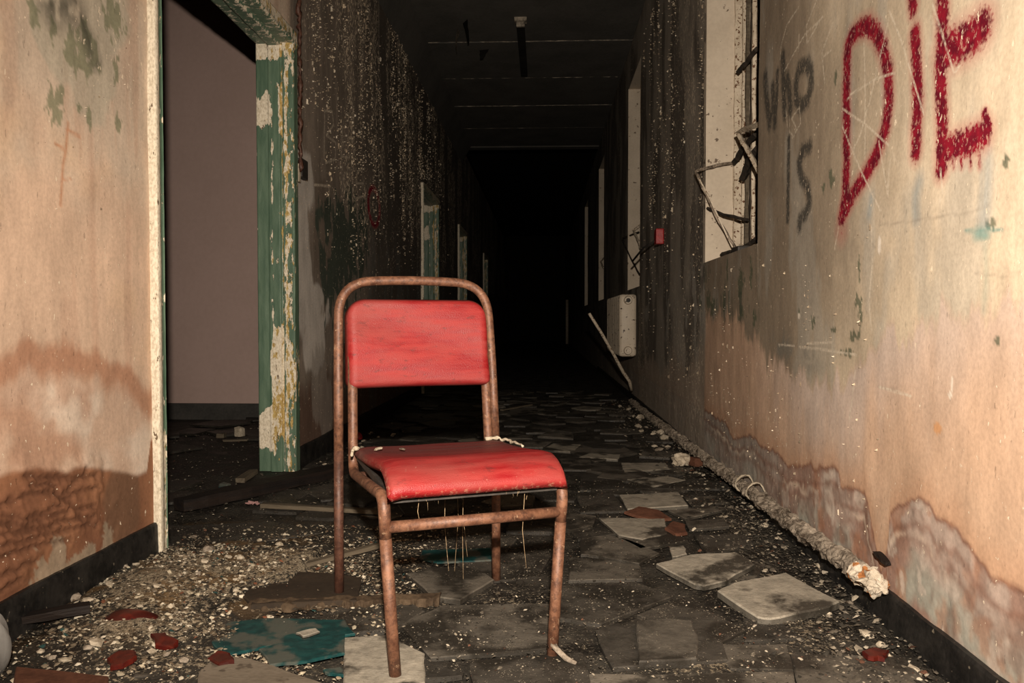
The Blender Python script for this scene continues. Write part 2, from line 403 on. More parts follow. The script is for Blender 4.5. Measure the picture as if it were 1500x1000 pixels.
def blobs(Y, Z, X, items, s=3, amp=0.9, fr=26, vfr=None):
    """irregular patches: (px, py, ry, rz); returns a 0..1 field"""
    f = np.zeros(len(Y)); n = (fbm(Y * fr, Z * (vfr or fr), s) - 0.5) * 2 * amp
    for px, py, ry, rz in items:
        p = on_wall(px, py, X)
        d = np.hypot((Y - p.y) / ry, (Z - p.z) / rz)
        f = np.maximum(f, sst(-0.12, 0.12, 1 - d + n * np.clip(1.4 - d * 0.3, 0, 1.4)) * (d < 2.2))
    return f

C6 = lambda pts: [(1000 + x / 3, y / 3) for x, y in pts]          # measured on an enlargement of the wall
C7 = lambda pts: [(1000 + x / 3, 333 + y / 3) for x, y in pts]
def paint_right(Y, Z):
    n = len(Y); X = XR
    c = np.tile(np.array([0.58, 0.475, 0.345]), (n, 1))
    big = fbm(Y * 2.2, Z * 2.2, 1); st = fbm(Y * 16, Z * 2.4, 5); md = fbm(Y * 6, Z * 6, 9)
    c = lerp(c, (0.63, 0.53, 0.40), sst(0.45, 0.7, md) * 0.6)
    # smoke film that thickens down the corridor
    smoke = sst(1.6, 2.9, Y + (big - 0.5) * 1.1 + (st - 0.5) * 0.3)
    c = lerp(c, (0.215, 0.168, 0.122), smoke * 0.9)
    c = lerp(c, (0.40, 0.385, 0.34), sst(0.56, 0.72, fbm(Y * 9, Z * 3, 31)) * 0.35)
    # rubbed pink lower wall
    zb = height_line(X, [(1033, 462), (1060, 455), (1085, 470), (1108, 500), (1120, 520), (1150, 535), (1180, 555), (1215, 560), (1255, 545), (1275, 500), (1330, 480), (1380, 450), (1500, 430)])
    low = sst(-0.02, 0.03, zb(Y) - Z + (fbm(Y * 30, Z * 7, 3) - 0.5) * 0.16)
    pink = np.tile(np.array([0.50, 0.335, 0.235]), (n, 1)); pink = lerp(pink, (0.56, 0.38, 0.265), sst(0.4, 0.65, st))
    haze = low * sst(0.34, 0.0, zb(Y) - Z + (st - 0.5) * 0.25) * sst(3.4, 2.3, Y)
    pink = lerp(pink, (0.56, 0.46, 0.395), haze * 0.9)
    pink = lerp(pink, (0.58, 0.39, 0.265), sst(0.95, 0.45, Z + (Y - 1.6) * 0.25) * sst(2.6, 1.5, Y) * 0.7)
    c = c * (1 - low[:, None]) + pink * low[:, None]
    edge = np.exp(-((zb(Y) - Z + 0.045 + (st - 0.5) * 0.1) / 0.05) ** 2) * sst(2.35, 2.6, Y) * sst(3.0, 2.85, Y)
    c = lerp(c, (0.20, 0.185, 0.155), edge * sst(0.4, 0.6, fbm(Y * 14, Z * 20, 8)) * 0.8)
    # rising damp: scalloped tide lines, salts below
    tide = height_line(X, [(1033, 600), (1050, 612), (1062, 618), (1072, 640), (1085, 640), (1100, 636), (1118, 655), (1140, 664), (1155, 684), (1166, 682), (1190, 682), (1222, 684), (1229, 690), (1232, 712), (1250, 712), (1266, 718), (1273, 745), (1284, 800), (1291, 832), (1300, 800), (1304, 752), (1318, 734), (1345, 731), (1362, 738), (1372, 762), (1400, 772), (1418, 795), (1435, 825), (1460, 845), (1500, 862)])
    wob = (fbm(Y * 22, Z * 22, 12) - 0.5) * 0.035
    d = tide(Y) - Z + wob
    below = sst(-0.004, 0.008, d)
    damp = np.tile(np.array([0.31, 0.195, 0.150]), (n, 1))
    sal = fbm(Y * 8, Z * 9, 17); damp = lerp(damp, (0.42, 0.32, 0.265), sst(0.42, 0.62, sal))
    damp = lerp(damp, (0.37, 0.385, 0.325), sst(0.48, 0.62, fbm(Y * 5, Z * 6, 23)) * sst(0.05, 0.20, d) * 0.75)
    damp = lerp(damp, (0.36, 0.165, 0.09), sst(0.60, 0.70, fbm(Y * 9, Z * 8, 29)) * 0.55)
    damp = lerp(damp, (0.58, 0.49, 0.41), sst(0.60, 0.68, fbm(Y * 22, Z * 15, 37)) * 0.6)
    damp = lerp(damp, (0.20, 0.13, 0.10), sst(0.58, 0.70, fbm(Y * 14, Z * 16, 43)) * 0.5)
    damp = lerp(damp, (0.30, 0.27, 0.235), sst(2.5, 3.3, Y) * 0.65)
    c = c * (1 - below[:, None]) + damp * below[:, None]
    for off, wd, k in ((0.004, 0.007, 0.85), (0.055, 0.010, 0.55), (0.10, 0.013, 0.35)):
        c = lerp(c, (0.20, 0.095, 0.062), np.exp(-((d - off + (fbm(Y * 40, Z * 40, 14) - 0.5) * 0.012) / wd) ** 2) * k)
    c = lerp(c, (0.66, 0.52, 0.40), np.exp(-((d - 0.075 + wob) / 0.009) ** 2) * 0.6 * sst(0.45, 0.55, md))
    c = lerp(c, (0.42, 0.20, 0.10), sst(-0.10, 0.0, d) * (1 - below) * 0.35)
    # soot beyond the first window
    zs = height_line(X, [(925, 512), (940, 535), (955, 520), (968, 548), (985, 520), (1003, 545), (1022, 522), (1032, 500), (1033.5, 490)])
    far = sst(4.115, 4.15, Y + (fbm(Z * 9, Y * 2, 6) - 0.5) * 0.05)
    up = far * sst(-0.05, 0.05, Z - zs(Y) + (fbm(Y * 18, Z * 6, 33) - 0.5) * 0.22)
    lowfar = np.tile(np.array([0.145, 0.118, 0.095]), (n, 1)); lowfar = lerp(lowfar, (0.07, 0.055, 0.045), sst(0.5, 0.65, fbm(Y * 5, Z * 8, 41)))
    c = lerp(c, (0.33, 0.275, 0.22), far * 0.85)
    up_c = np.tile(np.array([0.33, 0.288, 0.238]), (n, 1)); up_c = lerp(up_c, (0.150, 0.128, 0.105), sst(0.42, 0.62, fbm(Y * 5, Z * 1.6, 44))); up_c = lerp(up_c, (0.36, 0.33, 0.285), sst(0.58, 0.70, fbm(Y * 12, Z * 5, 46)) * sst(0.35, 0.15, np.abs(Z - 0.85)) * 0.8)
    c = c * (1 - up[:, None]) + up_c * up[:, None]
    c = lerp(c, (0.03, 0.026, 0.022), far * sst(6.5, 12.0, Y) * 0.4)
    # scraps of an older green coat
    g = blobs(Y, Z, X, [(1038, 440, 0.05, 0.05), (1045, 450, 0.07, 0.04), (1060, 440, 0.02, 0.04), (1085, 415, 0.035, 0.06), (1086, 460, 0.03, 0.035), (1105, 465, 0.025, 0.03), (1256, 445, 0.022, 0.022), (1260, 465, 0.008, 0.03), (1190, 473, 0.014, 0.02), (1170, 460, 0.012, 0.016), (1219, 484, 0.03, 0.007), (1250, 492, 0.035, 0.012), (1240, 517, 0.035, 0.010), (1258, 395, 0.006, 0.03), (1459, 500, 0.008, 0.010), (1218, 265, 0.020, 0.030), (1207, 275, 0.016, 0.016), (1474, 236, 0.008, 0.01), (1223, 113, 0.01, 0.02), (1448, 330, 0.018, 0.012), (1065, 395, 0.012, 0.05), (1100, 400, 0.02, 0.05)], 3, 1.25, 95, 42)
    c = lerp(c, (0.105, 0.115, 0.072), g * 0.85)
    gl = (fbm(Y * 26, Z * 6, 51) > 0.66) * sst(2.9, 3.4, Y) * sst(4.6, 4.2, Y) * sst(0.25, 0.05, np.abs(Z - 0.88))
    c = lerp(c, (0.07, 0.085, 0.06), gl * 0.7)
    # blue and teal dribbles
    bl = strokes(Y, Z, X, [(C6([(1330, 690), (1330, 800), (1315, 990)]), 0.012), (C6([(1040, 800), (1020, 860), (1020, 950)]), 0.014), (C6([(830, 870), (820, 940)]), 0.010)], 1.6) * sst(0.4, 0.6, st)
    c = lerp(c, (0.20, 0.27, 0.30), np.clip(bl, 0, 1) * 0.6)
    tl = strokes(Y, Z, X, [(C7([(1290, 30), (1330, 35)]), 0.011), (C7([(1240, 15), (1400, 10)]), 0.003), (C7([(1325, 50), (1330, 200), (1318, 370)]), 0.007)], 1.2)
    c = lerp(c, (0.12, 0.27, 0.24), tl * np.where(Z > on_wall(1440, 350, X).z, 0.8, 0.30))
    c = lerp(c, (0.60, 0.30, 0.13), blobs(Y, Z, X, [(1374, 628, 0.016, 0.012)], 3, 0.4) * 0.8)
    c = lerp(c, (0.70, 0.62, 0.52), blobs(Y, Z, X, [(1288, 357, 0.010, 0.022), (1392, 562, 0.005, 0.018), (1390, 578, 0.006, 0.008), (1170, 462, 0.012, 0.010)], 3, 0.4))
    # lettering
    red = strokes(Y, Z, X, [
        (C6([(722, 200), (716, 400), (722, 700), (716, 860), (702, 955)]), 0.026),
        (C6([(718, 240), (735, 165), (775, 125), (815, 112), (850, 150), (880, 220), (900, 320), (903, 450), (888, 570), (850, 680), (800, 775), (745, 860), (708, 945)]), 0.026),
        (C6([(1020, 150), (1028, 300), (1030, 450), (1022, 560), (1022, 665)]), 0.025), (C6([(1005, -60), (1015, 35)]), 0.022),
        (C6([(1143, -40), (1140, 130), (1133, 260), (1133, 420), (1138, 560), (1134, 740)]), 0.025),
        (C6([(1150, 225), (1200, 200), (1260, 165), (1308, 125)]), 0.040),
        (C6([(1140, 665), (1200, 640), (1260, 620), (1318, 590)]), 0.030), (C6([(1325, 500), (1345, 560), (1325, 620)]), 0.012)], 1.0)
    for px in (1150, 1185, 1220, 1260, 1300): red = np.maximum(red, 0.75 * strokes(Y, Z, X, [(C6([(px, 650), (px + 2, 735)]), 0.007)], 1.2))
    red = np.maximum(red, 0.42 * sst(1.7, 0.2, np.hypot((Y - on_wall(1234, 335, X).y) / 0.05, (Z - on_wall(1234, 335, X).z) / 0.05)))
    blk = strokes(Y, Z, X, [
        (C6([(365, 335), (370, 430), (382, 540)]), 0.024), (C6([(382, 540), (396, 470), (398, 385)]), 0.016), (C6([(398, 385), (402, 470), (405, 540)]), 0.022),
        (C6([(405, 540), (415, 420), (418, 320)]), 0.015), (C6([(442, 250), (446, 380), (450, 495)]), 0.022), (C6([(447, 400), (460, 345), (470, 380), (474, 485)]), 0.021),
        (C6([(548, 282), (515, 300), (500, 370), (502, 440), (520, 470), (548, 445), (566, 380), (566, 310), (548, 282)]), 0.021),
        (C6([(466, 660), (465, 800), (462, 965)]), 0.014), (C6([(467, 612), (467, 632)]), 0.013),
        (C6([(558, 645), (525, 665), (510, 720), (520, 780), (550, 830), (558, 890), (540, 940), (515, 965), (512, 995)]), 0.019)], 1.1)
    scr = strokes(Y, Z, X, [(C6(p), 0.0034) for p in (
        [(905, 80), (870, 230), (830, 400), (780, 590), (735, 690)], [(735, 415), (850, 345), (930, 320)], [(700, 478), (800, 545), (905, 640)],
        [(905, 45), (960, 180), (1005, 330), (1055, 500)], [(700, 555), (780, 740), (870, 930)], [(795, 190), (800, 450), (800, 700)], [(905, 720), (900, 860), (860, 620)],
        [(512, 32), (460, 110), (435, 200), (430, 262)], [(590, 0), (545, 115), (548, 190), (612, 72)], [(615, 75), (540, 150), (450, 310)], [(515, 150), (512, 225)],
        [(656, 100), (612, 230), (625, 370)], [(610, 255), (650, 220)], [(470, 510), (470, 580), (490, 600), (500, 560), (480, 520), (515, 470), (520, 540), (498, 580)],
        [(1130, 740), (1140, 850), (1125, 900)], [(1100, 20), (1190, 320), (1215, 290)], [(455, 480), (460, 560)], [(740, 410), (720, 440)])] +
        [(C7(p), 0.0036) for p in ([(690, 0), (672, 95)], [(830, 0), (832, 160), (815, 330), (825, 450)], [(420, 515), (490, 520)], [(510, 525), (600, 535), (760, 560)],
        [(330, 60), (332, 200)], [(545, 510), (650, 505)], [(860, 700), (1000, 740)], [(755, 620), (740, 780), (730, 850)])], 1.0)
    scr = np.maximum(scr, 0.6 * strokes(Y, Z, X, [(C6([(900, 740), (920, 680), (945, 720)]), 0.008), (C6([(1085, 80), (1105, 120)]), 0.012)], 1.4))
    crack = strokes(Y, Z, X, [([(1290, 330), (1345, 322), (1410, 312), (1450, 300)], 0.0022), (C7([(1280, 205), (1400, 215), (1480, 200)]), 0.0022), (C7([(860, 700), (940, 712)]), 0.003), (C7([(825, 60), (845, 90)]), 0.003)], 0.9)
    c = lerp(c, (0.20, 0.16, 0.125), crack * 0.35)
    fl = np.clip(0.16 + 0.42 * sst(4.0, 4.3, Y) * sst(0.45, 0.6, fbm(Y * 2.5, Z * 1.5, 71)) + 0.6 * far * sst(0.9, 1.6, Z) * sst(5.2, 4.5, Y) * sst(0.35, 0.55, fbm(Y * 6, Z * 2, 72)), 0, 1)
    fl = fl + 0.22 * sst(2.2, 2.8, Y) * sst(0.75, 0.35, Z) + 0.12 * sst(0.3, 0.1, np.abs(Z - 1.25)) * (Y < 2.6)
    line = strokes(Y, Z, X, [([(973, -60), (973, 200), (972, 330)], 0.012)], 1.2)
    return np.clip(c, 0, 1), np.stack([red, blk, scr, np.clip(fl + 0.5 * line, 0, 1)], 1), d, far

CL = lambda pts: [(350 + 0.44 * x, 0.44 * y) for x, y in pts]
def paint_left(Y, Z):
    n = len(Y); X = XL
    c = np.tile(np.array([0.60, 0.43, 0.315]), (n, 1))
    big = fbm(Y * 2.6, Z * 2.6, 101); st = fbm(Y * 18, Z * 2.2, 105); md = fbm(Y * 7, Z * 7, 109)
    c = lerp(c, (0.54, 0.44, 0.345), sst(1.0, 1.35, Z + (md - 0.5) * 0.5) * 0.85)
    c = lerp(c, (0.64, 0.45, 0.30), sst(0.5, 0.65, big) * 0.6)
    c = lerp(c, (0.47, 0.30, 0.215), sst(0.55, 0.7, st) * 0.4)
    # brown scorch smear and green remains high up
    c = lerp(c, (0.40, 0.375, 0.295), blobs(Y, Z, X, [(130, 60, 0.20, 0.22), (160, 30, 0.12, 0.12), (95, 70, 0.12, 0.12), (150, 110, 0.10, 0.10)], 107, 0.5, 8) * 0.6)
    c = lerp(c, (0.215, 0.215, 0.135), blobs(Y, Z, X, [(125, 75, 0.055, 0.06), (108, 68, 0.03, 0.06), (80, 155, 0.028, 0.045), (92, 140, 0.012, 0.02), (132, 170, 0.012, 0.030), (174, 182, 0.014, 0.030), (118, 158, 0.010, 0.010), (172, 105, 0.015, 0.040), (165, 20, 0.05, 0.07), (78, 40, 0.012, 0.04), (52, 20, 0.02, 0.03), (143, 95, 0.02, 0.02)], 111, 1.15, 75, 36) * 0.85)
    sm = strokes(Y, Z, X, [([(75, 5), (110, 12)], 0.035), ([(108, 0), (120, 30), (140, 85)], 0.022)], 1.5)
    c = lerp(c, (0.05, 0.048, 0.036), np.clip(sm * 1.1, 0, 1) * sst(0.3, 0.55, fbm(Y * 20, Z * 12, 113)) * 0.9)
    rc = strokes(Y, Z, X, [([(101, 180), (98, 220), (94, 240), (92, 275), (90, 300)], 0.0035), ([(82, 210), (98, 220)], 0.003), ([(99, 190), (118, 200)], 0.003), ([(92, 262), (106, 263)], 0.002)], 1.3)
    c = lerp(c, (0.44, 0.17, 0.07), rc * 0.8)
    # upper damp band, bleached field, lower wet brown plaster
    ua = height_line(X, [(-20, 515), (30, 497), (70, 492), (110, 503), (150, 515), (180, 535), (205, 552), (218, 560)])
    d1 = ua(Y) - Z + (st - 0.5) * 0.08 + (md - 0.5) * 0.05
    band = sst(-0.012, 0.035, d1) * sst(0.20, 0.06, d1)
    c = lerp(c, (0.40, 0.205, 0.125), band * 0.85)
    bleach = sst(0.07, 0.15, d1)
    c = lerp(c, (0.56, 0.40, 0.30), bleach * 0.9)
    c = lerp(c, (0.66, 0.55, 0.45), bleach * sst(0.42, 0.62, fbm(Y * 5, Z * 6, 121)) * 0.8)
    c = lerp(c, (0.40, 0.21, 0.13), bleach * sst(0.55, 0.68, fbm(Y * 4.5, Z * 5, 127)) * 0.6)
    lo = height_line(X, [(-20, 700), (20, 684), (50, 680), (95, 690), (110, 680), (140, 682), (170, 688), (200, 693), (214, 688), (220, 640)])
    d2 = lo(Y) - Z + (fbm(Y * 12, Z * 12, 131) - 0.5) * 0.018
    wet = sst(-0.004, 0.014, d2)
    w = np.tile(np.array([0.275, 0.128, 0.068]), (n, 1))
    w = lerp(w, (0.21, 0.094, 0.052), sst(0.45, 0.65, fbm(Y * 4, Z * 4, 133)))
    w = lerp(w, (0.15, 0.085, 0.052), blobs(Y, Z, X, [(175, 740, 0.10, 0.15)], 135, 0.5, 6) * 0.75)
    c = c * (1 - wet[:, None]) + w * wet[:, None]
    c = lerp(c, (0.33, 0.26, 0.185), blobs(Y, Z, X, [(75, 840, 0.07, 0.07), (88, 815, 0.03, 0.05), (155, 798, 0.035, 0.05), (120, 820, 0.05, 0.03), (132, 810, 0.02, 0.03), (60, 850, 0.04, 0.04)], 137, 0.9, 36) * 0.85)
    # beyond the doorway: soot, grey rubbed patches, green scraps
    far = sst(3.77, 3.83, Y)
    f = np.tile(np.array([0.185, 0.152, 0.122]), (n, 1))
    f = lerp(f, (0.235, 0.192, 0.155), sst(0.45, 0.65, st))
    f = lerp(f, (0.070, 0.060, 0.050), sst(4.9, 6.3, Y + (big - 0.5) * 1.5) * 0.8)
    f = lerp(f, (0.56, 0.515, 0.465), blobs(Y, Z, X, [(443, 270, 0.20, 0.20), (440, 330, 0.17, 0.26), (442, 420, 0.20, 0.28), (436, 370, 0.14, 0.30), (468, 450, 0.24, 0.14), (460, 500, 0.20, 0.18)], 141, 0.45, 10, 3) * 0.85)
    f = lerp(f, (0.165, 0.130, 0.102), blobs(Y, Z, X, [(472, 350, 0.16, 0.30)], 143, 0.9, 12, 4) * 0.9)
    f = lerp(f, (0.045, 0.062, 0.046), blobs(Y, Z, X, [(500, 380, 0.40, 0.30), (520, 350, 0.3, 0.28), (485, 400, 0.22, 0.20), (480, 330, 0.2, 0.08), (505, 330, 0.3, 0.1)], 145, 1.1, 16, 7) * 0.9)
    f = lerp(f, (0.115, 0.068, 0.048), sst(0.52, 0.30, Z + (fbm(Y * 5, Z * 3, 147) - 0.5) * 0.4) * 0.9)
    f = lerp(f, (0.29, 0.255, 0.22), blobs(Y, Z, X, [(468, 570, 0.12, 0.22), (480, 600, 0.15, 0.16)], 149, 0.8, 12, 3) * 0.6)
    f = lerp(f, (0.12, 0.12, 0.11), (fbm(Y * 9, Z * 2.2, 153) > 0.60) * sst(5.0, 5.6, Y) * sst(1.5, 1.2, Z) * 0.55)
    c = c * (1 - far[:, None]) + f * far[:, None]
    ring = on_wall(548, 303, X)
    dr = np.abs(np.hypot((Y - ring.y) / 0.19, (Z - ring.z) / 0.135) - 1) * 0.15
    red = np.clip(0.5 + (0.022 - dr) / 0.04, 0, 1) * (Y > 4.6) * (Y < 6)
    scr = strokes(Y, Z, X, [(CL(p), 0.0072) for p in ([(285, 365), (283, 440), (282, 530)], [(285, 368), (310, 372), (315, 415), (290, 450), (322, 475), (320, 530), (288, 542)],
        [(345, 420), (340, 520), (370, 525)], [(250, 615), (305, 620)], [(300, 620), (300, 680)], [(420, 560), (395, 570), (390, 610), (415, 610), (420, 650), (392, 660)], [(410, 690), (425, 745), (440, 690)])], 1.0)
    scr = np.maximum(scr, strokes(Y, Z, X, [([(555, -40), (555, 200), (555, 415)], 0.007)], 1.0)) * 0.95
    # crazed, lifting wet plaster low on the near wall
    zone = sst(0.02, 0.07, d2) * sst(2.33, 2.18, Y) * (1 - far)
    wy, wz = Y + (fbm(Y * 60, Z * 60, 161) - 0.5) * 0.030, Z + (fbm(Y * 60, Z * 60, 163) - 0.5) * 0.022
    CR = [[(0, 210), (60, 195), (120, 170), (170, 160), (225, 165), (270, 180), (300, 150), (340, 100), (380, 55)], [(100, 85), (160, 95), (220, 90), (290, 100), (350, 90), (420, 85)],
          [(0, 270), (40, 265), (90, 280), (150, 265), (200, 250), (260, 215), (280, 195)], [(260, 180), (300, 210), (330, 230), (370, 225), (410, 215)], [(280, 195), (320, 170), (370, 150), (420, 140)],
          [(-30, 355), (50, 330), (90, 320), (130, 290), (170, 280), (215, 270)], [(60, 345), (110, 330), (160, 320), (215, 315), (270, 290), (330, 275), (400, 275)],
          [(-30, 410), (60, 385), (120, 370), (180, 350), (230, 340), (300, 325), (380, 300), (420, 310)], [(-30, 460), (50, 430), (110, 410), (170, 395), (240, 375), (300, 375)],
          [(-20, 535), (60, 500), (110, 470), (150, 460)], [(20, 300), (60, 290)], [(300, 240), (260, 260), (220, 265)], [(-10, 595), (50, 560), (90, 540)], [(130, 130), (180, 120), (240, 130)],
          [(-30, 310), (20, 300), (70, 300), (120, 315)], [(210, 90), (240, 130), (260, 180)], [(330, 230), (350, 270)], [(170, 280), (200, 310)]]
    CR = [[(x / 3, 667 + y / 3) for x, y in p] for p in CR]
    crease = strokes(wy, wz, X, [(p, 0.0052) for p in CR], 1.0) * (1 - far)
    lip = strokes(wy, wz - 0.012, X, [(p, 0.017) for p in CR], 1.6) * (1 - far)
    c = lerp(c, (0.075, 0.033, 0.019), crease * 0.75)  # shadow inside the cracks painted into the plaster colour
    rg = lip
    fl = far * np.clip(0.30 + 0.75 * sst(1.05, 1.7, Z + (fbm(Y * 3, Z * 1.2, 171) - 0.5) * 1.2) * sst(0.34, 0.52, fbm(Y * 4, Z * 1.0, 173)), 0, 1.0)
    fl = fl * np.where(far > 0.5, 0.55 + 0.45 * sst(4.1, 4.9, Y), 1) + (1 - far) * (0.12 + 0.3 * sst(1.35, 1.55, Z) * sst(1.95, 2.2, Y))
    return np.clip(c, 0, 1), np.stack([red, np.zeros(n), scr, np.clip(fl, 0, 1)], 1), crease, zone, rg, far

def rgba(c): return np.concatenate([c, np.ones((len(c), 1))], 1)

# ------------------------------------------------------------------ walls
WIN_Z0, WIN_Z1 = 1.06, 3.08
WINDOWS = [(3.138, 4.139), (6.86, 7.87), (10.90, 11.95), (14.8, 15.9)]
DOORS = [(2.463, 3.79), (7.96, 9.11), (11.4, 12.5), (16.2, 17.3)]
ys = spaced((-0.8, 0.9, 0.1), (0.9, 3.138, 0.006), (3.138, 4.139, 0.011), (4.139, 5.2, 0.012), (5.2, 6.86, 0.03), (6.86, 7.87, 0.05), (7.87, 10.9, 0.08), (10.9, 11.95, 0.2), (11.95, 14.8, 0.2), (14.8, 15.9, 0.3), (15.9, 30, 0.6))
zs = spaced((0, WIN_Z0, 0.006), (WIN_Z0, 2.04, 0.006), (2.04, WIN_Z1, 0.03), (WIN_Z1, HC, 0.05))
tmp = {}
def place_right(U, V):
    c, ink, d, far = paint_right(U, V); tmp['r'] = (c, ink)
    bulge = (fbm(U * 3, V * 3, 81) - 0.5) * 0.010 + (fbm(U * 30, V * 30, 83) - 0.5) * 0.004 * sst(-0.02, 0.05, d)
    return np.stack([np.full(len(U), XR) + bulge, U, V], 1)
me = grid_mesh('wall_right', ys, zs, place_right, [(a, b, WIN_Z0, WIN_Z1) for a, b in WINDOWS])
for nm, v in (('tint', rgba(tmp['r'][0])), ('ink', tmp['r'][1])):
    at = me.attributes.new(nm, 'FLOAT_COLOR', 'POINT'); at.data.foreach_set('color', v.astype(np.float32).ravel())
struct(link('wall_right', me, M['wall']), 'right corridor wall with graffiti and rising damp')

ysl = spaced((-0.8, 1.3, 0.1), (1.3, 2.463, 0.006), (2.463, 3.79, 0.03), (3.79, 5.5, 0.010), (5.5, 7.96, 0.025), (7.96, 9.11, 0.08), (9.11, 11.4, 0.08), (11.4, 12.5, 0.2), (12.5, 16.2, 0.25), (16.2, 17.3, 0.3), (17.3, 30, 0.6))
zsl = spaced((0, 1.75, 0.007), (1.75, 2.115, 0.010), (2.115, 2.9, 0.02), (2.9, HC, 0.05))
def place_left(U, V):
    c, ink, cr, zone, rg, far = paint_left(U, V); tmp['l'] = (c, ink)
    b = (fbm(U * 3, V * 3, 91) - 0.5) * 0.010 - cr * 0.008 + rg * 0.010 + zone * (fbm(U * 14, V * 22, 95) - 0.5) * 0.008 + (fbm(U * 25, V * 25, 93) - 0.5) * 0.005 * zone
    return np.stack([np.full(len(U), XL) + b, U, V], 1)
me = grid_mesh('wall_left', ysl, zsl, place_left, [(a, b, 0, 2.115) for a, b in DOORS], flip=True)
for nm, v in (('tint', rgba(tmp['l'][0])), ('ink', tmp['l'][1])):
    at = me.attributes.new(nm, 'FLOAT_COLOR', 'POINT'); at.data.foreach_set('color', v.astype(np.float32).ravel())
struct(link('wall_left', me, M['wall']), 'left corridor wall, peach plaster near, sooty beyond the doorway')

# ------------------------------------------------------------------ floor
DUST = [(-1.02, 2.12, 0.26, 0.34, 1.0), (-0.80, 2.25, 0.25, 0.25, 0.9), (-0.95, 1.78, 0.22, 0.14, 0.9), (-0.62, 2.35, 0.3, 0.35, 0.5), (-0.75, 1.62, 0.3, 0.1, 0.6), (0.62, 2.0, 0.16, 0.5, 0.6), (0.72, 2.8, 0.12, 0.5, 0.45), (0.35, 1.68, 0.22, 0.12, 0.6), (-0.1, 1.95, 0.25, 0.25, 0.45), (-0.33, 2.55, 0.3, 0.25, 0.35), (-1.0, 3.9, 0.2, 0.5, 0.5), (-0.42, 2.02, 0.28, 0.05, 0.7)]
def dust(x, y):
    f = np.zeros(np.shape(x))
    for cx, cy, rx, ry, wt in DUST: f = np.maximum(f, wt * np.exp(-(((x - cx) / rx) ** 2 + ((y - cy) / ry) ** 2)))
    return f
def floor_h(x, y):
    d = dust(x, y)
    return (fbm(x * 9, y * 9, 201) - 0.6) * 0.010 + d * (fbm(x * 26, y * 26, 203) * 0.030) + np.maximum(0, 0.035 * d * (x < -0.7)) - 0.004
xs = spaced((-5.0, -1.4, 0.1), (-1.4, 1.0, 0.014), (1.0, 1.3, 0.1))
yf = spaced((-0.8, 1.2, 0.1), (1.2, 3.6, 0.014), (3.6, 6, 0.04), (6, 30, 0.4))
def place_floor(U, V):
    dd = dust(U, V); tmp['f'] = np.stack([dd, sst(-0.6, -0.9, U) * sst(1.6, 2.0, V) * sst(3.0, 2.4, V), dd * 0, dd * 0 + 1], 1)
    return np.stack([U, V, floor_h(U, V)], 1)
me = grid_mesh('floor', xs, yf, place_floor)
at = me.attributes.new('dust', 'FLOAT_COLOR', 'POINT'); at.data.foreach_set('color', tmp['f'].astype(np.float32).ravel())
floor = struct(link('floor', me, M['floor']), 'grimy corridor floor with broken lifting tiles')

# ------------------------------------------------------------------ ceiling, far end, side room
ceil = empty('ceiling', (0, 0, 0)); struct(ceil, 'sooty panelled corridor ceiling')
boxo('slab', (XL - 0.2, -0.8, HC + 0.03), (XR + 0.3, 11.98, HC + 0.15), M['joint'], ceil)
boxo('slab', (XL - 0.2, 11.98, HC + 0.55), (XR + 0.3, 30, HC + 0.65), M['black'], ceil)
boxo('beam', (XL, 11.95, HC - 0.02), (XR, 12.12, HC + 0.6), M['soot'], ceil)
for k in range(12):
    y1 = 11.94 - 1.11 * k; y0 = max(-0.8, y1 - 1.11 + 0.014)
    bm = bmesh.new(); box(bm, (XL, y0, HC + random.uniform(-0.004, 0.004)), (XR, y1, HC + 0.034), None, 0.004); obj('panel', bm, M['soot'], ceil)
for k in range(1, 11):                                             # ragged filler squeezed out of the joints
    y = 11.947 - 1.11 * k; pts = []; x = XL + 0.02
    while x < XR: pts.append((x, y + random.uniform(-0.006, 0.006), HC + 0.002 + random.uniform(-0.004, 0.006))); x += 0.05
    tubeo('joint_bead', pts, [random.uniform(0.003, 0.009) for _ in pts], M['joint'], ceil, 5)
bm = bmesh.new()
v = [bm.verts.new(p) for p in ((XL, -0.8, 3.18), (XL, 11.95, 3.18), (XL + 0.14, 11.95, HC), (XL + 0.14, -0.8, HC))]; bm.faces.new(v)
v2 = [bm.verts.new(p) for p in ((XL - 0.02, -0.8, 3.18), (XL - 0.02, 11.95, 3.18), (XL - 0.02, 11.95, HC), (XL - 0.02, -0.8, HC))]; bm.faces.new(v2[::-1])
for i in range(4): bm.faces.new((v[i], v2[i], v2[(i + 1) % 4], v[(i + 1) % 4]))
struct(obj('trim_1', bm, M['soot']), 'sloping grey cove between left wall and ceiling')
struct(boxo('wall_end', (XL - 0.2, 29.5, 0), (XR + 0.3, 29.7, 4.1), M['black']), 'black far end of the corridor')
struct(boxo('wall_front', (XL - 0.2, -1.0, 0), (XR + 0.3, -0.8, HC), M['roomdark']))
struct(boxo('wall_room', (-5.0, 5.83, 0), (-1.42, 6.0, 3.4), M['mauve']), 'mauve back wall of the side room')
struct(boxo('baseboard_room', (-5.0, 5.805, -0.02), (-1.42, 5.828, 0.118), M['roomdark']), 'dark painted base of the mauve room wall')
struct(boxo('wall_room_side', (-5.1, 1.0, 0), (-5.0, 6.1, 3.4), M['mauve']))
struct(boxo('wall_room_front', (-5.0, 0.9, 0), (-1.42, 1.0, 3.4), M['mauve']))
struct(boxo('ceiling_room', (-5.0, 1.0, 3.4), (-1.42, 5.83, 3.5), M['roomdark']))
struct(boxo('wall_room_far', (-3.2, 6.1, 0), (-3.1, 29.5, 3.4), M['black']))
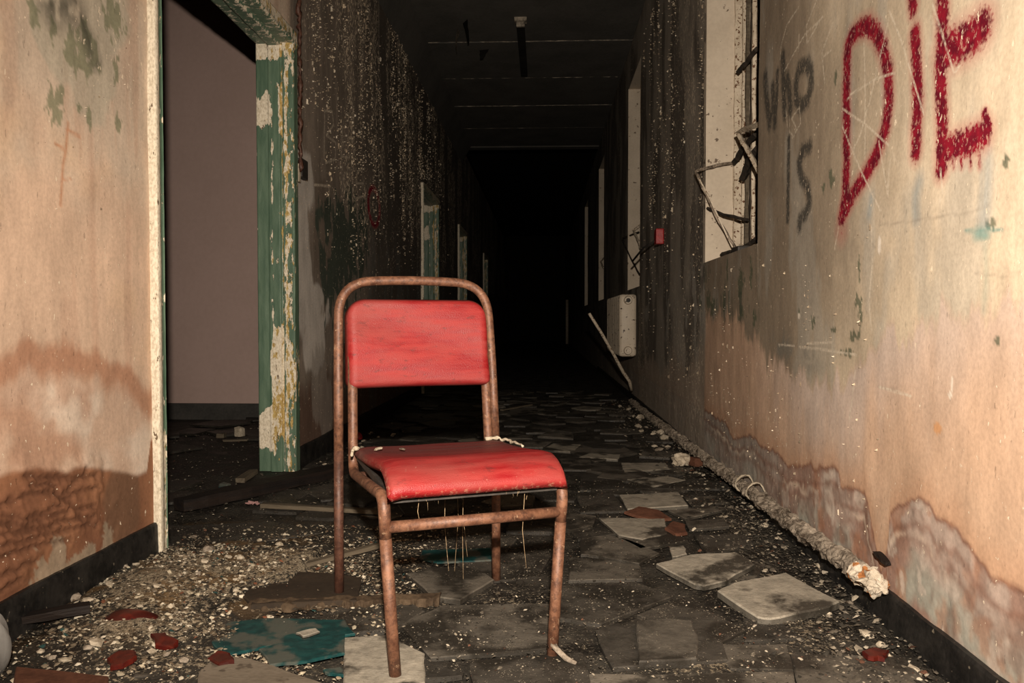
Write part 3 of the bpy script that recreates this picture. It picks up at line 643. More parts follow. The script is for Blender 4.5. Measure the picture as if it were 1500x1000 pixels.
# wall cores behind the plaster skin, so the openings have depth
cy = [-0.8] + [q for d in DOORS for q in d] + [29.5]
core = empty('wall_left_core'); struct(core)
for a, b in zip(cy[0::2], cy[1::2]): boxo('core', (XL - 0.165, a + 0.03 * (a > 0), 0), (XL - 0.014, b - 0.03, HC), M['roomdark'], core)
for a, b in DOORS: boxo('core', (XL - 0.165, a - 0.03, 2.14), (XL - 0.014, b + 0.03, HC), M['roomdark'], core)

# ------------------------------------------------------------------ doorways
def wear_mesh(name, us, vs, place, wear, mat, parent):
    store = {}
    def pl(U, V):
        store['w'] = wear(U, V); return place(U, V)
    me = grid_mesh(name, us, vs, pl)
    at = me.attributes.new('wear', 'FLOAT_COLOR', 'POINT'); at.data.foreach_set('color', store['w'].astype(np.float32).ravel())
    return link(name, me, mat, parent)
def profile_board(name, prof, z0, z1, wear, mat, parent, step=0.02, along='z', other=None):
    """a board whose cross-section prof [(x,y)...] is swept up z (or along y); wear(zfrac,z)"""
    prof = np.array(prof, float); L = np.concatenate([[0], np.cumsum(np.hypot(*np.diff(prof, axis=0).T))])
    us = np.unique(np.concatenate([L, np.arange(0, L[-1], 0.012)])); vs = np.linspace(z0, z1, int((z1 - z0) / step) + 2)
    def place(U, V):
        a, b = np.interp(U, L, prof[:, 0]), np.interp(U, L, prof[:, 1])
        wob = (fbm(U * 60, V * 22, 301) - 0.5) * 0.004
        return np.stack([a + wob, b - wob, V], 1) if along == 'z' else np.stack([a + wob, V, b + wob], 1)
    return wear_mesh(name, us, vs, place, lambda U, V: wear(U / L[-1], V), mat, parent)

def W4(a, b): return np.stack([a, b, a * 0, a * 0 + 1], 1)
def make_door(n, y0, y1, label):
    d = empty('door_%d' % n, (0, 0, 0)); struct(d, label)
    xo, xi = XL + 0.025, XL - 0.165                                # architrave face, room side
    # near architrave: pale edge towards us, pale then green face to the corridor
    profile_board('architrave', [(XL - 0.006, y0 - 0.048), (xo, y0 - 0.048), (xo + 0.002, y0 - 0.040), (xo, y0 - 0.022), (xo - 0.004, y0 - 0.018), (xo - 0.004, y0 + 0.004), (XL - 0.01, y0 + 0.006)], 0, 2.17,
                  lambda u, z: W4(np.where(u < 0.50, 0.95, 0.12 + 0.5 * fbm(u * 0, z * 2.2, 317) * sst(0.7, 0.4, u) + 0.35 * sst(0.5, 0.2, z)), np.where(u < 0.42, -0.2, 0.3)), M['green'], d)
    profile_board('jamb', [(xo, y0), (xi, y0), (xi, y0 - 0.02)], 0, 2.12, lambda u, z: W4(u * 0 + 0.2, u * 0), M['green'], d)
    def farwear(u, z):
        win = lambda v, p, q, e: sst(p - e, p + e, v) * sst(q + e, q - e, v)
        nz = fbm(u * 7, z * 6, 311) - 0.5
        Lf, Mf, Of = win(u, 0.09, 0.34, 0.01), win(u, 0.36, 0.575, 0.01), win(u, 0.60, 1.0, 0.01)
        zz = z + nz * 0.12
        cr = Lf * (sst(2.0, 2.04, zz) + win(zz, 1.71, 1.88, 0.02) * 0.9 + win(zz, 0.12, 0.30, 0.03) * 0.9 + win(zz, 0.52, 0.62, 0.03) * sst(0.24, 0.30, u) - 0.12)
        cr = cr + Mf * (sst(2.02, 2.06, zz) + win(zz, 1.68, 1.90, 0.03) * 0.6 * sst(0.42, 0.50, u) + win(zz, 0.16, 0.72, 0.05) * 0.95 + sst(0.40, 0.37, u) * 0.48 + sst(0.50, 0.565, u) * 0.56)
        cr = cr + Of * (0.38 * sst(0.82, 0.66, u) + win(zz, 0.36, 0.62, 0.06) * 0.30 + sst(2.05, 2.1, z) * 0.4) + win(u, 0.585, 0.615, 0.006) * 0.75 + sst(0.10, 0.07, u) * 0.8
        oc = Mf * (0.30 + 0.35 * sst(0.45, 0.55, u) * sst(0.7, 0.9, z) + 0.35 * win(zz, 0.13, 0.40, 0.05)) + Of * 0.45
        return W4(np.clip(cr, -0.2, 1.1), oc)
    profile_board('jamb', [(xi, y1 + 0.03), (xi, y1), (xi + 0.062, y1), (xi + 0.064, y1 - 0.012), (xi + 0.118, y1 - 0.012), (xi + 0.122, y1 + 0.001), (xi + 0.130, y1 + 0.001), (xi + 0.134, y1 - 0.008), (xo - 0.004, y1 - 0.008), (xo, y1 - 0.002), (xo, y1 + 0.05), (XL - 0.005, y1 + 0.052)], 0, 2.125, farwear, M['green'], d)
    # head: soffit and face
    head = lambda u, y: W4(0.18 + 0.35 * sst(0.6, 0.9, u) + 0.3 * sst(0.04, 0.0, np.abs(u - 0.52)), 0.35 * sst(0.5, 0.8, u))
    profile_board('head', [(xi, 2.18), (xi, 2.115), (xi + 0.062, 2.115), (xi + 0.064, 2.103), (xi + 0.118, 2.103), (xi + 0.122, 2.115), (xo, 2.115), (xo + 0.004, 2.123), (xo, 2.133), (xo, 2.18), (XL - 0.005, 2.183)], y0 - 0.05, y1 + 0.05, head, M['green'], d, 0.02, 'y')
    return d
door = make_door(1, *DOORS[0], 'doorless opening in the left wall with peeling green frame')
make_door(2, *DOORS[1], 'second dark doorway down the left wall, green frame')
make_door(3, *DOORS[2], 'third dark doorway far down the left wall')
make_door(4, *DOORS[3], 'fourth dark doorway deep in the corridor')
# rusty bead and catch at the far jamb
p = on_wall(431, 0, XL + 0.02)
bm = bmesh.new(); z = 1.50; pts = []
while z < 2.75: pts.append((XL + 0.030 + random.uniform(-0.004, 0.004), 3.862 + random.uniform(-0.004, 0.004), z)); z += 0.018
tube(bm, pts, [random.uniform(0.004, 0.014) for _ in pts], 6, 0.5)
obj('corner_bead', bm, M['rustdark'], door, True)['label'] = 'rust eaten metal corner strip'
boxo('latch_keep', (XL + 0.004, 3.88, 1.48), (XL + 0.034, 3.98, 1.575), M['darkmetal'], door, 0.004)
boxo('packing', (XL + 0.004, 3.85, 1.45), (XL + 0.028, 3.878, 1.54), M['plaster'], door, 0.003)
boxo('hinge', (XL - 0.03, 2.472, 1.60), (XL + 0.004, 2.492, 1.66), M['darkmetal'], door, 0.003)
boxo('hinge', (XL - 0.03, 2.472, 1.05), (XL + 0.004, 2.492, 1.11), M['darkmetal'], door, 0.003)

# ------------------------------------------------------------------ windows
def make_window(n, y0, y1, label):
    wn = empty('window_%d' % n); struct(wn, label)
    d = 0.155
    boxo('reveal', (XR - 0.001, y1 - 0.002, WIN_Z0), (XR + d + 0.12, y1 + 0.05, WIN_Z1), M['reveal'], wn)
    boxo('reveal', (XR + 0.006, y0 - 0.05, WIN_Z0), (XR + d + 0.12, y0 + 0.002, WIN_Z1), M['reveal'], wn)
    boxo('sill', (XR + 0.004, y0, WIN_Z0 - 0.05), (XR + d + 0.12, y1, WIN_Z0 + 0.002), M['steelpaint'], wn)
    boxo('lintel', (XR + 0.004, y0, WIN_Z1 - 0.002), (XR + d + 0.12, y1, WIN_Z1 + 0.06), M['reveal'], wn)
    boxo('board', (XR + d + 0.10, y0, WIN_Z0), (XR + d + 0.125, y1, WIN_Z1), M['board'], wn)
    X0 = XR + d
    for (a, b, c0, c1, mt) in ((y1 - 0.020, y1 - 0.002, X0 - 0.012, X0 + 0.030, 'palebar'), (y1 - 0.050, y1 - 0.032, X0 + 0.030, X0 + 0.060, 'steelpaint'), (y1 - 0.095, y1 - 0.080, X0 + 0.010, X0 + 0.024, 'palebar'),
                               (y1 - 0.135, y1 - 0.120, X0 + 0.040, X0 + 0.070, 'board'), (y1 - 0.190, y1 - 0.175, X0 + 0.004, X0 + 0.020, 'batten'), (y1 - 0.255, y1 - 0.240, X0 + 0.016, X0 + 0.040, 'steelpaint'), (y1 - 0.320, y1 - 0.308, X0 + 0.0, X0 + 0.018, 'palebar'), (y0 + 0.002, y0 + 0.03, X0 - 0.01, X0 + 0.05, 'steelpaint')):
        bm = bmesh.new(); N = 30; rows = []
        for i in range(N + 1):
            z = WIN_Z0 + (WIN_Z1 - WIN_Z0) * i / N; q = lambda: random.uniform(-0.003, 0.003)
            rows.append([bm.verts.new((x + q(), y + q(), z)) for x, y in ((c0, a), (c1, a), (c1, b), (c0, b))])
        for r0, r1 in zip(rows, rows[1:]):
            for k in range(4): bm.faces.new((r0[k], r0[(k + 1) % 4], r1[(k + 1) % 4], r1[k]))
        bmesh.ops.recalc_face_normals(bm, faces=bm.faces); obj('mullion', bm, M[mt], wn)
    boxo('transom', (X0, y0, WIN_Z0), (X0 + 0.05, y1, WIN_Z0 + 0.035), M['steelpaint'], wn)
    boxo('transom', (X0, y0, WIN_Z1 - 0.04), (X0 + 0.05, y1, WIN_Z1), M['steelpaint'], wn)
    return wn
w1 = make_window(1, *WINDOWS[0], 'nearest window on the right wall with torn steel frames')
w2 = make_window(2, *WINDOWS[1], 'second window on the right wall, above the radiator')
make_window(3, *WINDOWS[2], 'third window far down the right wall')
make_window(4, *WINDOWS[3], 'fourth window deep in the corridor')
def bent(pts, r, mat, parent, name='bent_frame_bar', sub=5):
    P = []
    for a, b in zip(pts, pts[1:]):
        for k in range(sub): P.append(Vector(a).lerp(Vector(b), k / sub) + Vector((random.uniform(-1, 1), random.uniform(-1, 1), random.uniform(-1, 1))) * r * 0.25)
    P.append(Vector(pts[-1]))
    bm = bmesh.new(); tube(bm, P, r, 4); bmesh.ops.recalc_face_normals(bm, faces=bm.faces)
    return obj(name, bm, mat, parent)
pt = lambda px, py, X: tuple(on_wall(px, py, X))
bent([pt(1076, 238, 1.0), pt(1050, 242, 0.90), pt(1019, 251, 0.80), pt(1030, 275, 0.82), pt(1054, 325, 0.90), pt(1079, 366, 0.975)], 0.008, M['steelpaint'], w1)
bent([pt(1024, 262, 0.805), pt(1042, 296, 0.85), pt(1073, 362, 0.96)], 0.005, M['palebar'], w1)
bent([pt(1036, 305, 0.86), pt(1060, 314, 0.92), pt(1096, 322, 1.00)], 0.008, M['board'], w1)
bent([pt(1115, 181, 0.92), pt(1080, 193, 0.93), pt(1096, 222, 0.94), pt(1113, 254, 0.95)], 0.012, M['palebar'], w1)
bent([pt(1082, 104, 0.99), pt(1092, 94, 0.99), pt(1108, 72, 1.0)], 0.014, M['board'], w1)
bent([pt(1076, 238, 1.0), pt(1090, 215, 0.99), pt(1108, 196, 0.99)], 0.018, M['board'], w1)
bent([pt(1088, 262, 1.0), pt(1098, 235, 0.99), pt(1109, 218, 0.98)], 0.020, M['board'], w1)
bent([pt(1058, 372, 0.93), pt(1084, 366, 0.97), pt(1108, 350, 1.0)], 0.012, M['board'], w1)
bent([pt(938, 330, 0.96), pt(928, 337, 0.90), pt(936, 354, 0.93), pt(938, 364, 0.95)], 0.012, M['palebar'], w2)
bent([pt(936, 340, 0.95), pt(912, 349, 0.82), pt(920, 370, 0.86), pt(937, 402, 0.95)], 0.010, M['board'], w2)
bent([pt(886, 376, 0.92), pt(880, 383, 0.88), pt(884, 392, 0.90)], 0.012, M['palebar'], bpy.data.objects['window_3'])
bag = boxo('torn_pad', (0.90, 3.62, 1.062), (0.96, 3.74, 1.10), M['darkmetal'], None, 0.01); tag(bag, 'small black crushed scrap on the nearest window sill', 'scrap')

# ------------------------------------------------------------------ skirtings
def skirting(name, X, side, y0, y1, h, mat, label, wob=0.004):
    us, vs = spaced((y0, y1, 0.02)), np.array([-0.02, 0.02, 0.045, h - 0.008, h, h])
    off = np.array([0.018, 0.018, 0.017, 0.016, 0.012, 0.0])
    def pl(U, V):
        j = np.tile(np.arange(6), len(us)); o = off[j] + (fbm(U * 14, V * 14, 401) - 0.5) * wob * (j < 5)
        return np.stack([X + side * -1 * -o if side > 0 else X - -o, U, V + (fbm(U * 8, V * 0, 403) - 0.5) * 0.008 * (j > 2)], 1)
    def pl2(U, V):
        j = np.tile(np.arange(6), len(us)); o = off[j] + (fbm(U * 14, V * 14, 401) - 0.5) * wob * (j < 5)
        return np.stack([X + side * o, U, V + (fbm(U * 8, V * 0, 403) - 0.5) * 0.008 * (j > 2)], 1)
    return struct(link(name, grid_mesh(name, us, vs, pl2) if False else _skirt_mesh(name, us, off, h, X, side, wob), mat), label)
def _skirt_mesh(name, us, off, h, X, side, wob):
    zz = np.array([-0.02, 0.02, 0.045, h - 0.008, h, h]); n, m = len(us), 6
    U = np.repeat(us, m); j = np.tile(np.arange(m), n)
    o = off[j] + (fbm(U * 14, j * 0.7, 401) - 0.5) * wob * (j < 5)
    co = np.stack([X + side * o, U, zz[j] + (fbm(U * 8, U * 0, 403) - 0.5) * 0.008 * (j > 2)], 1)
    q = [(i * m + k, (i + 1) * m + k, (i + 1) * m + k + 1, i * m + k + 1) for i in range(n - 1) for k in range(m - 1)]
    me = bpy.data.meshes.new(name); me.from_pydata(co.tolist(), [], q); me.update(); return me
skirting('baseboard_left', XL, 1, -0.8, 2.415, 0.105, M['skirt'], 'black skirting under the near left wall')
skirting('baseboard_left_far', XL, 1, 3.82, 7.8, 0.105, M['skirt'], 'black skirting beyond the left doorway')
skirting('baseboard_right', XR, -1, -0.8, 2.15, 0.085, M['skirt'], 'black skirting under the near right wall')
skirting('baseboard_right_far', XR, -1, 2.15, 12, 0.052, M['skirt'], 'low black skirting strip behind the lagged pipe')

# ------------------------------------------------------------------ floor tiles (parts of the floor)
def F(pts, z=0.008): return [on_floor(x, y, z) for x, y in pts]
OCC = []
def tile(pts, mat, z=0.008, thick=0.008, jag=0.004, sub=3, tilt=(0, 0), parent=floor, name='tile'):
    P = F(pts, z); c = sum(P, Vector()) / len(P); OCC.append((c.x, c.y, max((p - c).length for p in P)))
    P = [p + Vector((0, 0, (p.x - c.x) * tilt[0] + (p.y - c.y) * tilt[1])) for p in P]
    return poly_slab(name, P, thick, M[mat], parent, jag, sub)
tile([(876, 758), (975, 760), (978, 782), (940, 790), (905, 784)], 'tile_l', 0.012)
tile([(919, 702), (975, 697), (1003, 703), (958, 713)], 'tile_l', 0.012)
tile([(910, 678), (975, 678), (981, 687), (915, 692)], 'tile_l', 0.010)
tile([(980, 748), (1040, 741), (1073, 744), (1004, 760)], 'tile_m', 0.010)
tile([(1002, 762), (1062, 760), (1067, 771), (1010, 776)], 'tile_m', 0.010)
tile([(906, 788), (976, 778), (1010, 792), (937, 804)], 'tile_m', 0.008)
tile([(1015, 784), (1093, 782), (1106, 797), (1036, 811)], 'tile_d', 0.008)
tile([(850, 787), (893, 784), (930, 794), (965, 810), (937, 826), (876, 814), (850, 812)], 'tile_m', 0.008)
tile([(834, 817), (876, 818), (937, 829), (943, 848), (834, 850)], 'tile_m', 0.006)
tile([(870, 924), (937, 905), (1048, 903), (1067, 968), (898, 978)], 'tile_d', 0.010)
tile([(932, 901), (997, 875), (1093, 923), (1054, 942)], 'tile_d', 0.006)
tile([(1160, 957), (1327, 963), (1362, 1010), (1172, 1012)], 'tile_m', 0.008)
tile([(1049, 945), (1153, 944), (1162, 981), (1067, 981)], 'tile_m', 0.006)
tile([(863, 989), (1162, 984), (1175, 1030), (855, 1030)], 'tile_m', 0.006)
tile([(979, 800), (1002, 799), (1008, 812), (985, 816)], 'tile_l', 0.010)
tile([(587, 914), (647, 887), (805, 884), (806, 950), (633, 965)], 'tile_m', 0.006)
tile([(583, 947), (633, 968), (677, 972), (677, 991), (587, 998)], 'tile_d', 0.006)
tile([(247, 771), (400, 764), (480, 780), (335, 799), (250, 805)], 'tile_d', 0.006)
tile([(505, 760), (560, 765), (610, 790), (520, 806), (440, 800)], 'tile_d', 0.006)
tile([(1080, 700), (1068, 716), (1000, 716), (960, 716), (1010, 702)], 'tile_d', 0.008)
tile([(820, 672), (865, 668), (866, 688), (826, 688)], 'tile_m', 0.008)
tile([(820, 655), (900, 648), (935, 664), (870, 676)], 'tile_m', 0.006)
tile([(1000, 728), (1050, 726), (1070, 736), (1015, 741)], 'tile_m', 0.006)
tile([(60, 932), (150, 928), (170, 950), (160, 960), (65, 955)], 'tile_m', 0.010)
tile([(205, 955), (265, 945), (245, 988), (195, 992)], 'tile_m', 0.012)
tile([(690, 968), (850, 955), (868, 1010), (690, 1020)], 'tile_d', 0.006)
tile([(815, 860), (930, 852), (985, 874), (880, 915), (812, 905)], 'tile_d', 0.005)
tile([(835, 780), (870, 775), (905, 782), (848, 790)], 'tile_d', 0.005)
tile([(845, 722), (900, 724), (918, 748), (850, 750)], 'tile_d', 0.006)
tile([(850, 696), (905, 694), (918, 716), (850, 718)], 'tile_d', 0.006)
tile([(1090, 905), (1150, 915), (1180, 935), (1090, 940)], 'tile_d', 0.006)
# the receding field of cracked, lifting tiles
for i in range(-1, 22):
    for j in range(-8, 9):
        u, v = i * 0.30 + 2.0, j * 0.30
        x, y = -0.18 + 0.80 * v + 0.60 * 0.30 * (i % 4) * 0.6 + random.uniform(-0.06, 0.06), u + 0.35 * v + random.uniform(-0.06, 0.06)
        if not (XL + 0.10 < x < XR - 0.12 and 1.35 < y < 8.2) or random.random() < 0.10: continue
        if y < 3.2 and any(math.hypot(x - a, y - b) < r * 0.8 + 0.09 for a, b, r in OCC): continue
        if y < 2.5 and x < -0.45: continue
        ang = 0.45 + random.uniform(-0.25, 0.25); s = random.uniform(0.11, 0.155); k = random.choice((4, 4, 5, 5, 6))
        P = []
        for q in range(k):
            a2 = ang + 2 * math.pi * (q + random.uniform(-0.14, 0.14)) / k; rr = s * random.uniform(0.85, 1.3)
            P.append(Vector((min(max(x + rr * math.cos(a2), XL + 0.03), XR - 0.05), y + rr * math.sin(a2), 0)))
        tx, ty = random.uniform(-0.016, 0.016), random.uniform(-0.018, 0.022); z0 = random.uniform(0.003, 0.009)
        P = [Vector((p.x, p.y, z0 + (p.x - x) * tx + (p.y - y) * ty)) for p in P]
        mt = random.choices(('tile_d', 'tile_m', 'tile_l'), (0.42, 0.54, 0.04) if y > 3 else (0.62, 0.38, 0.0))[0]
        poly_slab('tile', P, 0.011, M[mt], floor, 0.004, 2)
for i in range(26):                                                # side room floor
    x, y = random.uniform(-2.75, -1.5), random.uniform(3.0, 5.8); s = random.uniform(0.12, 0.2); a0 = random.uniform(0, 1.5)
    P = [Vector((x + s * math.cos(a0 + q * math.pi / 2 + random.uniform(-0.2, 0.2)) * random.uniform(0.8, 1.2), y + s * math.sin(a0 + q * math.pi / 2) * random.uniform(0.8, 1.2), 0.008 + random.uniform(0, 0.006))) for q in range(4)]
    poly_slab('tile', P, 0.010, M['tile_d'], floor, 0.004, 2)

# loose tiles lying on top
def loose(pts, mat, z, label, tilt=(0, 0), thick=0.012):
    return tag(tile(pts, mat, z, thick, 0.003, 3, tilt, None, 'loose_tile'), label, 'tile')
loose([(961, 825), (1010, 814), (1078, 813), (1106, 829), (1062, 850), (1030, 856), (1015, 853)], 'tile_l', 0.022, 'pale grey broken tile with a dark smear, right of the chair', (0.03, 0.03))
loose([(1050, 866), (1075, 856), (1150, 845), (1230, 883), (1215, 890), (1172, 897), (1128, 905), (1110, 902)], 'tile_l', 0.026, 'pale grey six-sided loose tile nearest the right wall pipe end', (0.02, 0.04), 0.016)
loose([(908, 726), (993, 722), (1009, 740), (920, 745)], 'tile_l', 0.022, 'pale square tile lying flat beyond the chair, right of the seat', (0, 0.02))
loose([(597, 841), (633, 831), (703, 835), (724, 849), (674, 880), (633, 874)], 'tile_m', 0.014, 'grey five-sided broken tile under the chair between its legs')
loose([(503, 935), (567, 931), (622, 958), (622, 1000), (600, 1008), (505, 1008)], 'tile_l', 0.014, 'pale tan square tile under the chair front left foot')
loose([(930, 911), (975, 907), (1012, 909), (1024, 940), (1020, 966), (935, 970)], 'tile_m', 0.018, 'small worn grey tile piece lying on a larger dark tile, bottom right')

# ------------------------------------------------------------------ boards, sheets and shards on the floor
def plank(name, a, b, wdt, th, mat, label, cat, z0=0.012, jag=0.0, tip=0.0):
    a, b = Vector(a), Vector(b); L = (b - a).length; ang = math.atan2(b.y - a.y, b.x - a.x)
    bm = bmesh.new(); N = max(4, int(L / 0.05)); rows = []
    for i in range(N + 1):
        t = i / N; wq = wdt * (1 - tip * max(0, 0.25 - t) * 4) / 2
        rows.append([bm.verts.new((L * t, y + random.uniform(-jag, jag), z + random.uniform(-jag, jag) * 0.5)) for y, z in ((-wq, 0), (wq, 0), (wq, th), (-wq, th))])
    for r0, r1 in zip(rows, rows[1:]):
        for k in range(4): bm.faces.new((r0[k], r1[k], r1[(k + 1) % 4], r0[(k + 1) % 4]))
    bm.faces.new(rows[0]); bm.faces.new(rows[-1][::-1]); bmesh.ops.recalc_face_normals(bm, faces=bm.faces)
    o = obj(name, bm, mat); o.location = (a.x, a.y, a.z + z0); o.rotation_euler = (0, -math.atan2(b.z - a.z, math.hypot(b.x - a.x, b.y - a.y)), ang)
    return tag(o, label, cat)
plank('charred_plank', on_floor(262, 752), on_floor(520, 692), 0.10, 0.045, M['char'], 'long charred black plank lying across the doorway threshold', 'plank', 0.010, 0.004, 0.35)
plank('wooden_batten', on_floor(384, 747), on_floor(562, 757), 0.030, 0.016, M['batten'], 'thin pale batten behind the chair, left of its front leg', 'batten', 0.012, 0.0015)
plank('wooden_batten', on_floor(440, 838), on_floor(572, 802), 0.022, 0.014, M['batten'], 'short slanting batten passing behind the rear left chair leg', 'batten', 0.012, 0.0015)
plank('wooden_batten', on_floor(0, 935), on_floor(132, 912), 0.035, 0.020, M['char'], 'black stick lying beside the near left skirting', 'stick', 0.030, 0.003)
plank('wooden_strip', on_floor(735, 604), on_floor(778, 596), 0.03, 0.012, M['batten'], 'small pale strip of wood on the dark floor behind the chair', 'strip', 0.014, 0.001)
tag(poly_slab('fibreboard_sheet', F([(353, 873), (377, 853), (417, 837), (483, 840), (530, 846), (525, 880), (370, 886)], 0.020), 0.010, M['brownboard'], None, 0.004, 4), 'dark brown soaked board under the rear left chair leg', 'board')
# frayed corrugated strip along its front edge
bm = bmesh.new(); N = 60; a, b = on_floor(366, 893), on_floor(645, 883); rows = []
for i in range(N + 1):
    p = a.lerp(b, i / N); th = 0.010 + 0.012 * float(fbm(np.array([i * 0.4]), np.array([1.0]), 501)[0]); q = random.uniform(-0.006, 0.006)
    rows.append([bm.verts.new((p.x, p.y + y + (q if y < 0 else 0), z)) for y, z in ((0.03, 0.004), (0.028, 0.018), (0.005, 0.010 + th), (-0.020, 0.008 + th * 0.8), (-0.030 + q, 0.003))])
for r0, r1 in zip(rows, rows[1:]):
    for k in range(4): bm.faces.new((r0[k], r1[k], r1[k + 1], r0[k + 1]))
    bm.faces.new((r0[4], r1[4], r1[0], r0[0]))
bm.faces.new(rows[0]); bm.faces.new(rows[-1][::-1]); bmesh.ops.recalc_face_normals(bm, faces=bm.faces)
tag(obj('corrugated_strip', bm, M['fluted']), 'brown torn corrugated strip in front of the soaked board', 'strip')
def sheet(name, pts, z, mat, label, cat, thick=0.005, jag=0.003, sub=3):
    return tag(poly_slab(name, F(pts, z), thick, M[mat], None, jag, sub), label, cat)
sheet('painted_sheet', [(300, 925), (315, 913), (390, 905), (505, 908), (520, 928), (390, 947), (335, 958), (312, 945)], 0.014, 'teal', 'large teal sheet with grey patches left of the front chair leg', 'sheet')
sheet('painted_sheet', [(378, 950), (412, 941), (503, 929), (503, 956), (450, 968), (396, 973)], 0.020, 'teal', 'smaller teal sheet overlapping in front of the large one', 'sheet')
sheet('painted_sheet', [(618, 806), (720, 803), (724, 820), (640, 823), (615, 818)], 0.012, 'teal', 'teal strip in the shadow under the chair seat', 'sheet')
sheet('plastic_scrap', [(224, 915), (250, 917), (262, 926), (230, 928)], 0.020, 'teal', 'small teal scrap right of the big red shard', 'scrap')
sheet('plastic_scrap', [(474, 980), (500, 977), (503, 988), (480, 987)], 0.014, 'teal', 'small teal scrap by the bottom edge, left of the tan tile', 'scrap')
sheet('pale_chip', [(436, 926), (462, 919), (468, 925), (445, 932)], 0.028, 'tile_l', 'pale flat chip lying on the large teal sheet', 'chip', 0.004)
sheet('hardboard_piece', [(290, 1006), (296, 968), (330, 962), (367, 964), (420, 982), (480, 1006)], 0.018, 'greyboard', 'grey tan board piece at the bottom edge below the teal sheets', 'board', 0.008)
sheet('clay_tile', [(24, 978), (100, 985), (158, 992), (162, 1010), (20, 1010)], 0.016, 'terracotta', 'reddish clay tile in the bottom left corner', 'tile', 0.012)
def dome(name, px, py, rx, ry, hgt, mat, label, cat, rz=0.0, z=0.012):
    bm = bmesh.new(); bmesh.ops.create_uvsphere(bm, u_segments=14, v_segments=8, radius=1)
    for v in bm.verts:
        s = 1 + 0.10 * math.sin(3 * math.atan2(v.co.y, v.co.x) + px)
        v.co = Vector((v.co.x * rx * s, v.co.y * ry * s, max(v.co.z, -0.25) * hgt))
    o = obj(name, bm, mat, None, True); p = on_floor(px, py); o.location = (p.x, p.y, z); o.rotation_euler = (0.1, 0.05, rz)
    return tag(o, label, cat)
def shard(pts, z, mat, label, name='red_shard', cat='shard', th=0.008):
    P = F(pts, z); c = sum(P, Vector()) / len(P); tx, ty = random.uniform(-0.15, 0.15), random.uniform(-0.05, 0.20)
    return tag(poly_slab(name, [p + Vector((0, 0, (p.x - c.x) * tx + (p.y - c.y) * ty)) for p in P], th, M[mat], None, 0.003, 3), label, cat)
dome('red_shard', 190, 925, 0.064, 0.040, 0.026, M['redshard'], 'largest domed red plastic shard near the left skirting', 'shard', 0.2, 0.026)
shard([(222, 932), (240, 930), (261, 936), (255, 944), (228, 942)], 0.030, 'redshard', 'narrow red shard touching the largest red shard')
shard([(158, 962), (172, 953), (196, 954), (202, 963), (180, 974), (163, 973)], 0.026, 'redshard', 'red shard below the largest one, among pale flakes')
shard([(303, 962), (318, 954), (338, 958), (343, 967), (322, 971)], 0.026, 'redshard', 'red shard in front of the large teal sheet')
shard([(1263, 955), (1280, 948), (1302, 951), (1294, 962), (1270, 963)], 0.022, 'redshard', 'dark red shard on the rubble by the right skirting')
shard([(915, 751), (935, 745), (965, 748), (985, 756), (950, 758)], 0.020, 'terracotta', 'brown red fragment between pale tiles right of the chair')
shard([(974, 774), (985, 765), (1003, 768), (1006, 778), (990, 781)], 0.020, 'terracotta', 'brown red fragment beside the long pale tile')
dome('red_scrap', 524, 645, 0.030, 0.030, 0.034, M['red'], 'small red scrap on the floor behind the chair left side', 'scrap', 0, 0.020)
# pale plastic lump at the left edge
bm = bmesh.new(); bmesh.ops.create_uvsphere(bm, u_segments=28, v_segments=16, radius=1)
for v in bm.verts:
    a = math.atan2(v.co.y, v.co.x); v.co = Vector((v.co.x * 0.062, v.co.y * 0.055, max(v.co.z, -0.8) * 0.080)) * (1 + 0.07 * math.sin(7 * a + v.co.z * 3) + 0.04 * math.sin(13 * a))
o = obj('plastic_bag', bm, M['bag'], None, True); p = on_floor(-32, 990); o.location = (p.x, p.y, 0.060); tag(o, 'pale grey creased plastic bag lump at the left edge', 'bag')
# white paper and brick by the right wall
bm = bmesh.new(); bmesh.ops.create_icosphere(bm, subdivisions=3, radius=1)
for v in bm.verts: v.co = Vector((v.co.x * 0.050, v.co.y * 0.045, max(v.co.z, -0.6) * 0.040)) * random.uniform(0.78, 1.15)
o = obj('crumpled_paper', bm, M['plaster']); p = on_floor(998, 683); o.location = (p.x, p.y, 0.032); tag(o, 'crumpled white paper beside a brick bit at the right wall', 'paper')
o = boxo('brick_fragment', (-0.035, -0.03, 0), (0.035, 0.03, 0.045), M['terracotta'], None, 0.008); p = on_floor(1018, 685); o.location = (p.x + 0.01, p.y, 0.008); o.rotation_euler = (0, 0.1, 0.4)
tag(o, 'small red brown brick fragment next to the white paper', 'brick')
# side room bits
for (px, py, sx, sy, sz, mt, lb, ct) in ((351, 641, 0.055, 0.05, 0.06, 'plaster', 'white block on the side room floor by the far jamb', 'block'), (324, 643, 0.05, 0.04, 0.03, 'batten', 'tan wooden scrap left of the white block in the side room', 'scrap'),
                                       (345, 648, 0.14, 0.03, 0.012, 'batten', 'flat strip in front of the white block in the side room', 'strip'), (290, 612, 0.07, 0.05, 0.05, 'darkmetal', 'small dark lump at the foot of the mauve wall', 'lump'), (330, 720, 0.045, 0.03, 0.03, 'teal', 'dark teal scrap on the threshold behind the charred plank', 'scrap')):
    bm = bmesh.new(); box(bm, (-sx / 2, -sy / 2, 0), (sx / 2, sy / 2, sz), None, min(sx, sy, sz) * 0.2)
    for v in bm.verts: v.co *= random.uniform(0.92, 1.08)
    o = obj(ct + '_piece' if ct in ('scrap',) else {'block': 'plaster_block', 'strip': 'wooden_strip', 'lump': 'rubble_lump'}[ct], bm, M[mt]); p = on_floor(px, py); o.location = (p.x, p.y, 0.008); o.rotation_euler = (0, 0, random.uniform(-0.4, 0.4)); tag(o, lb, ct)
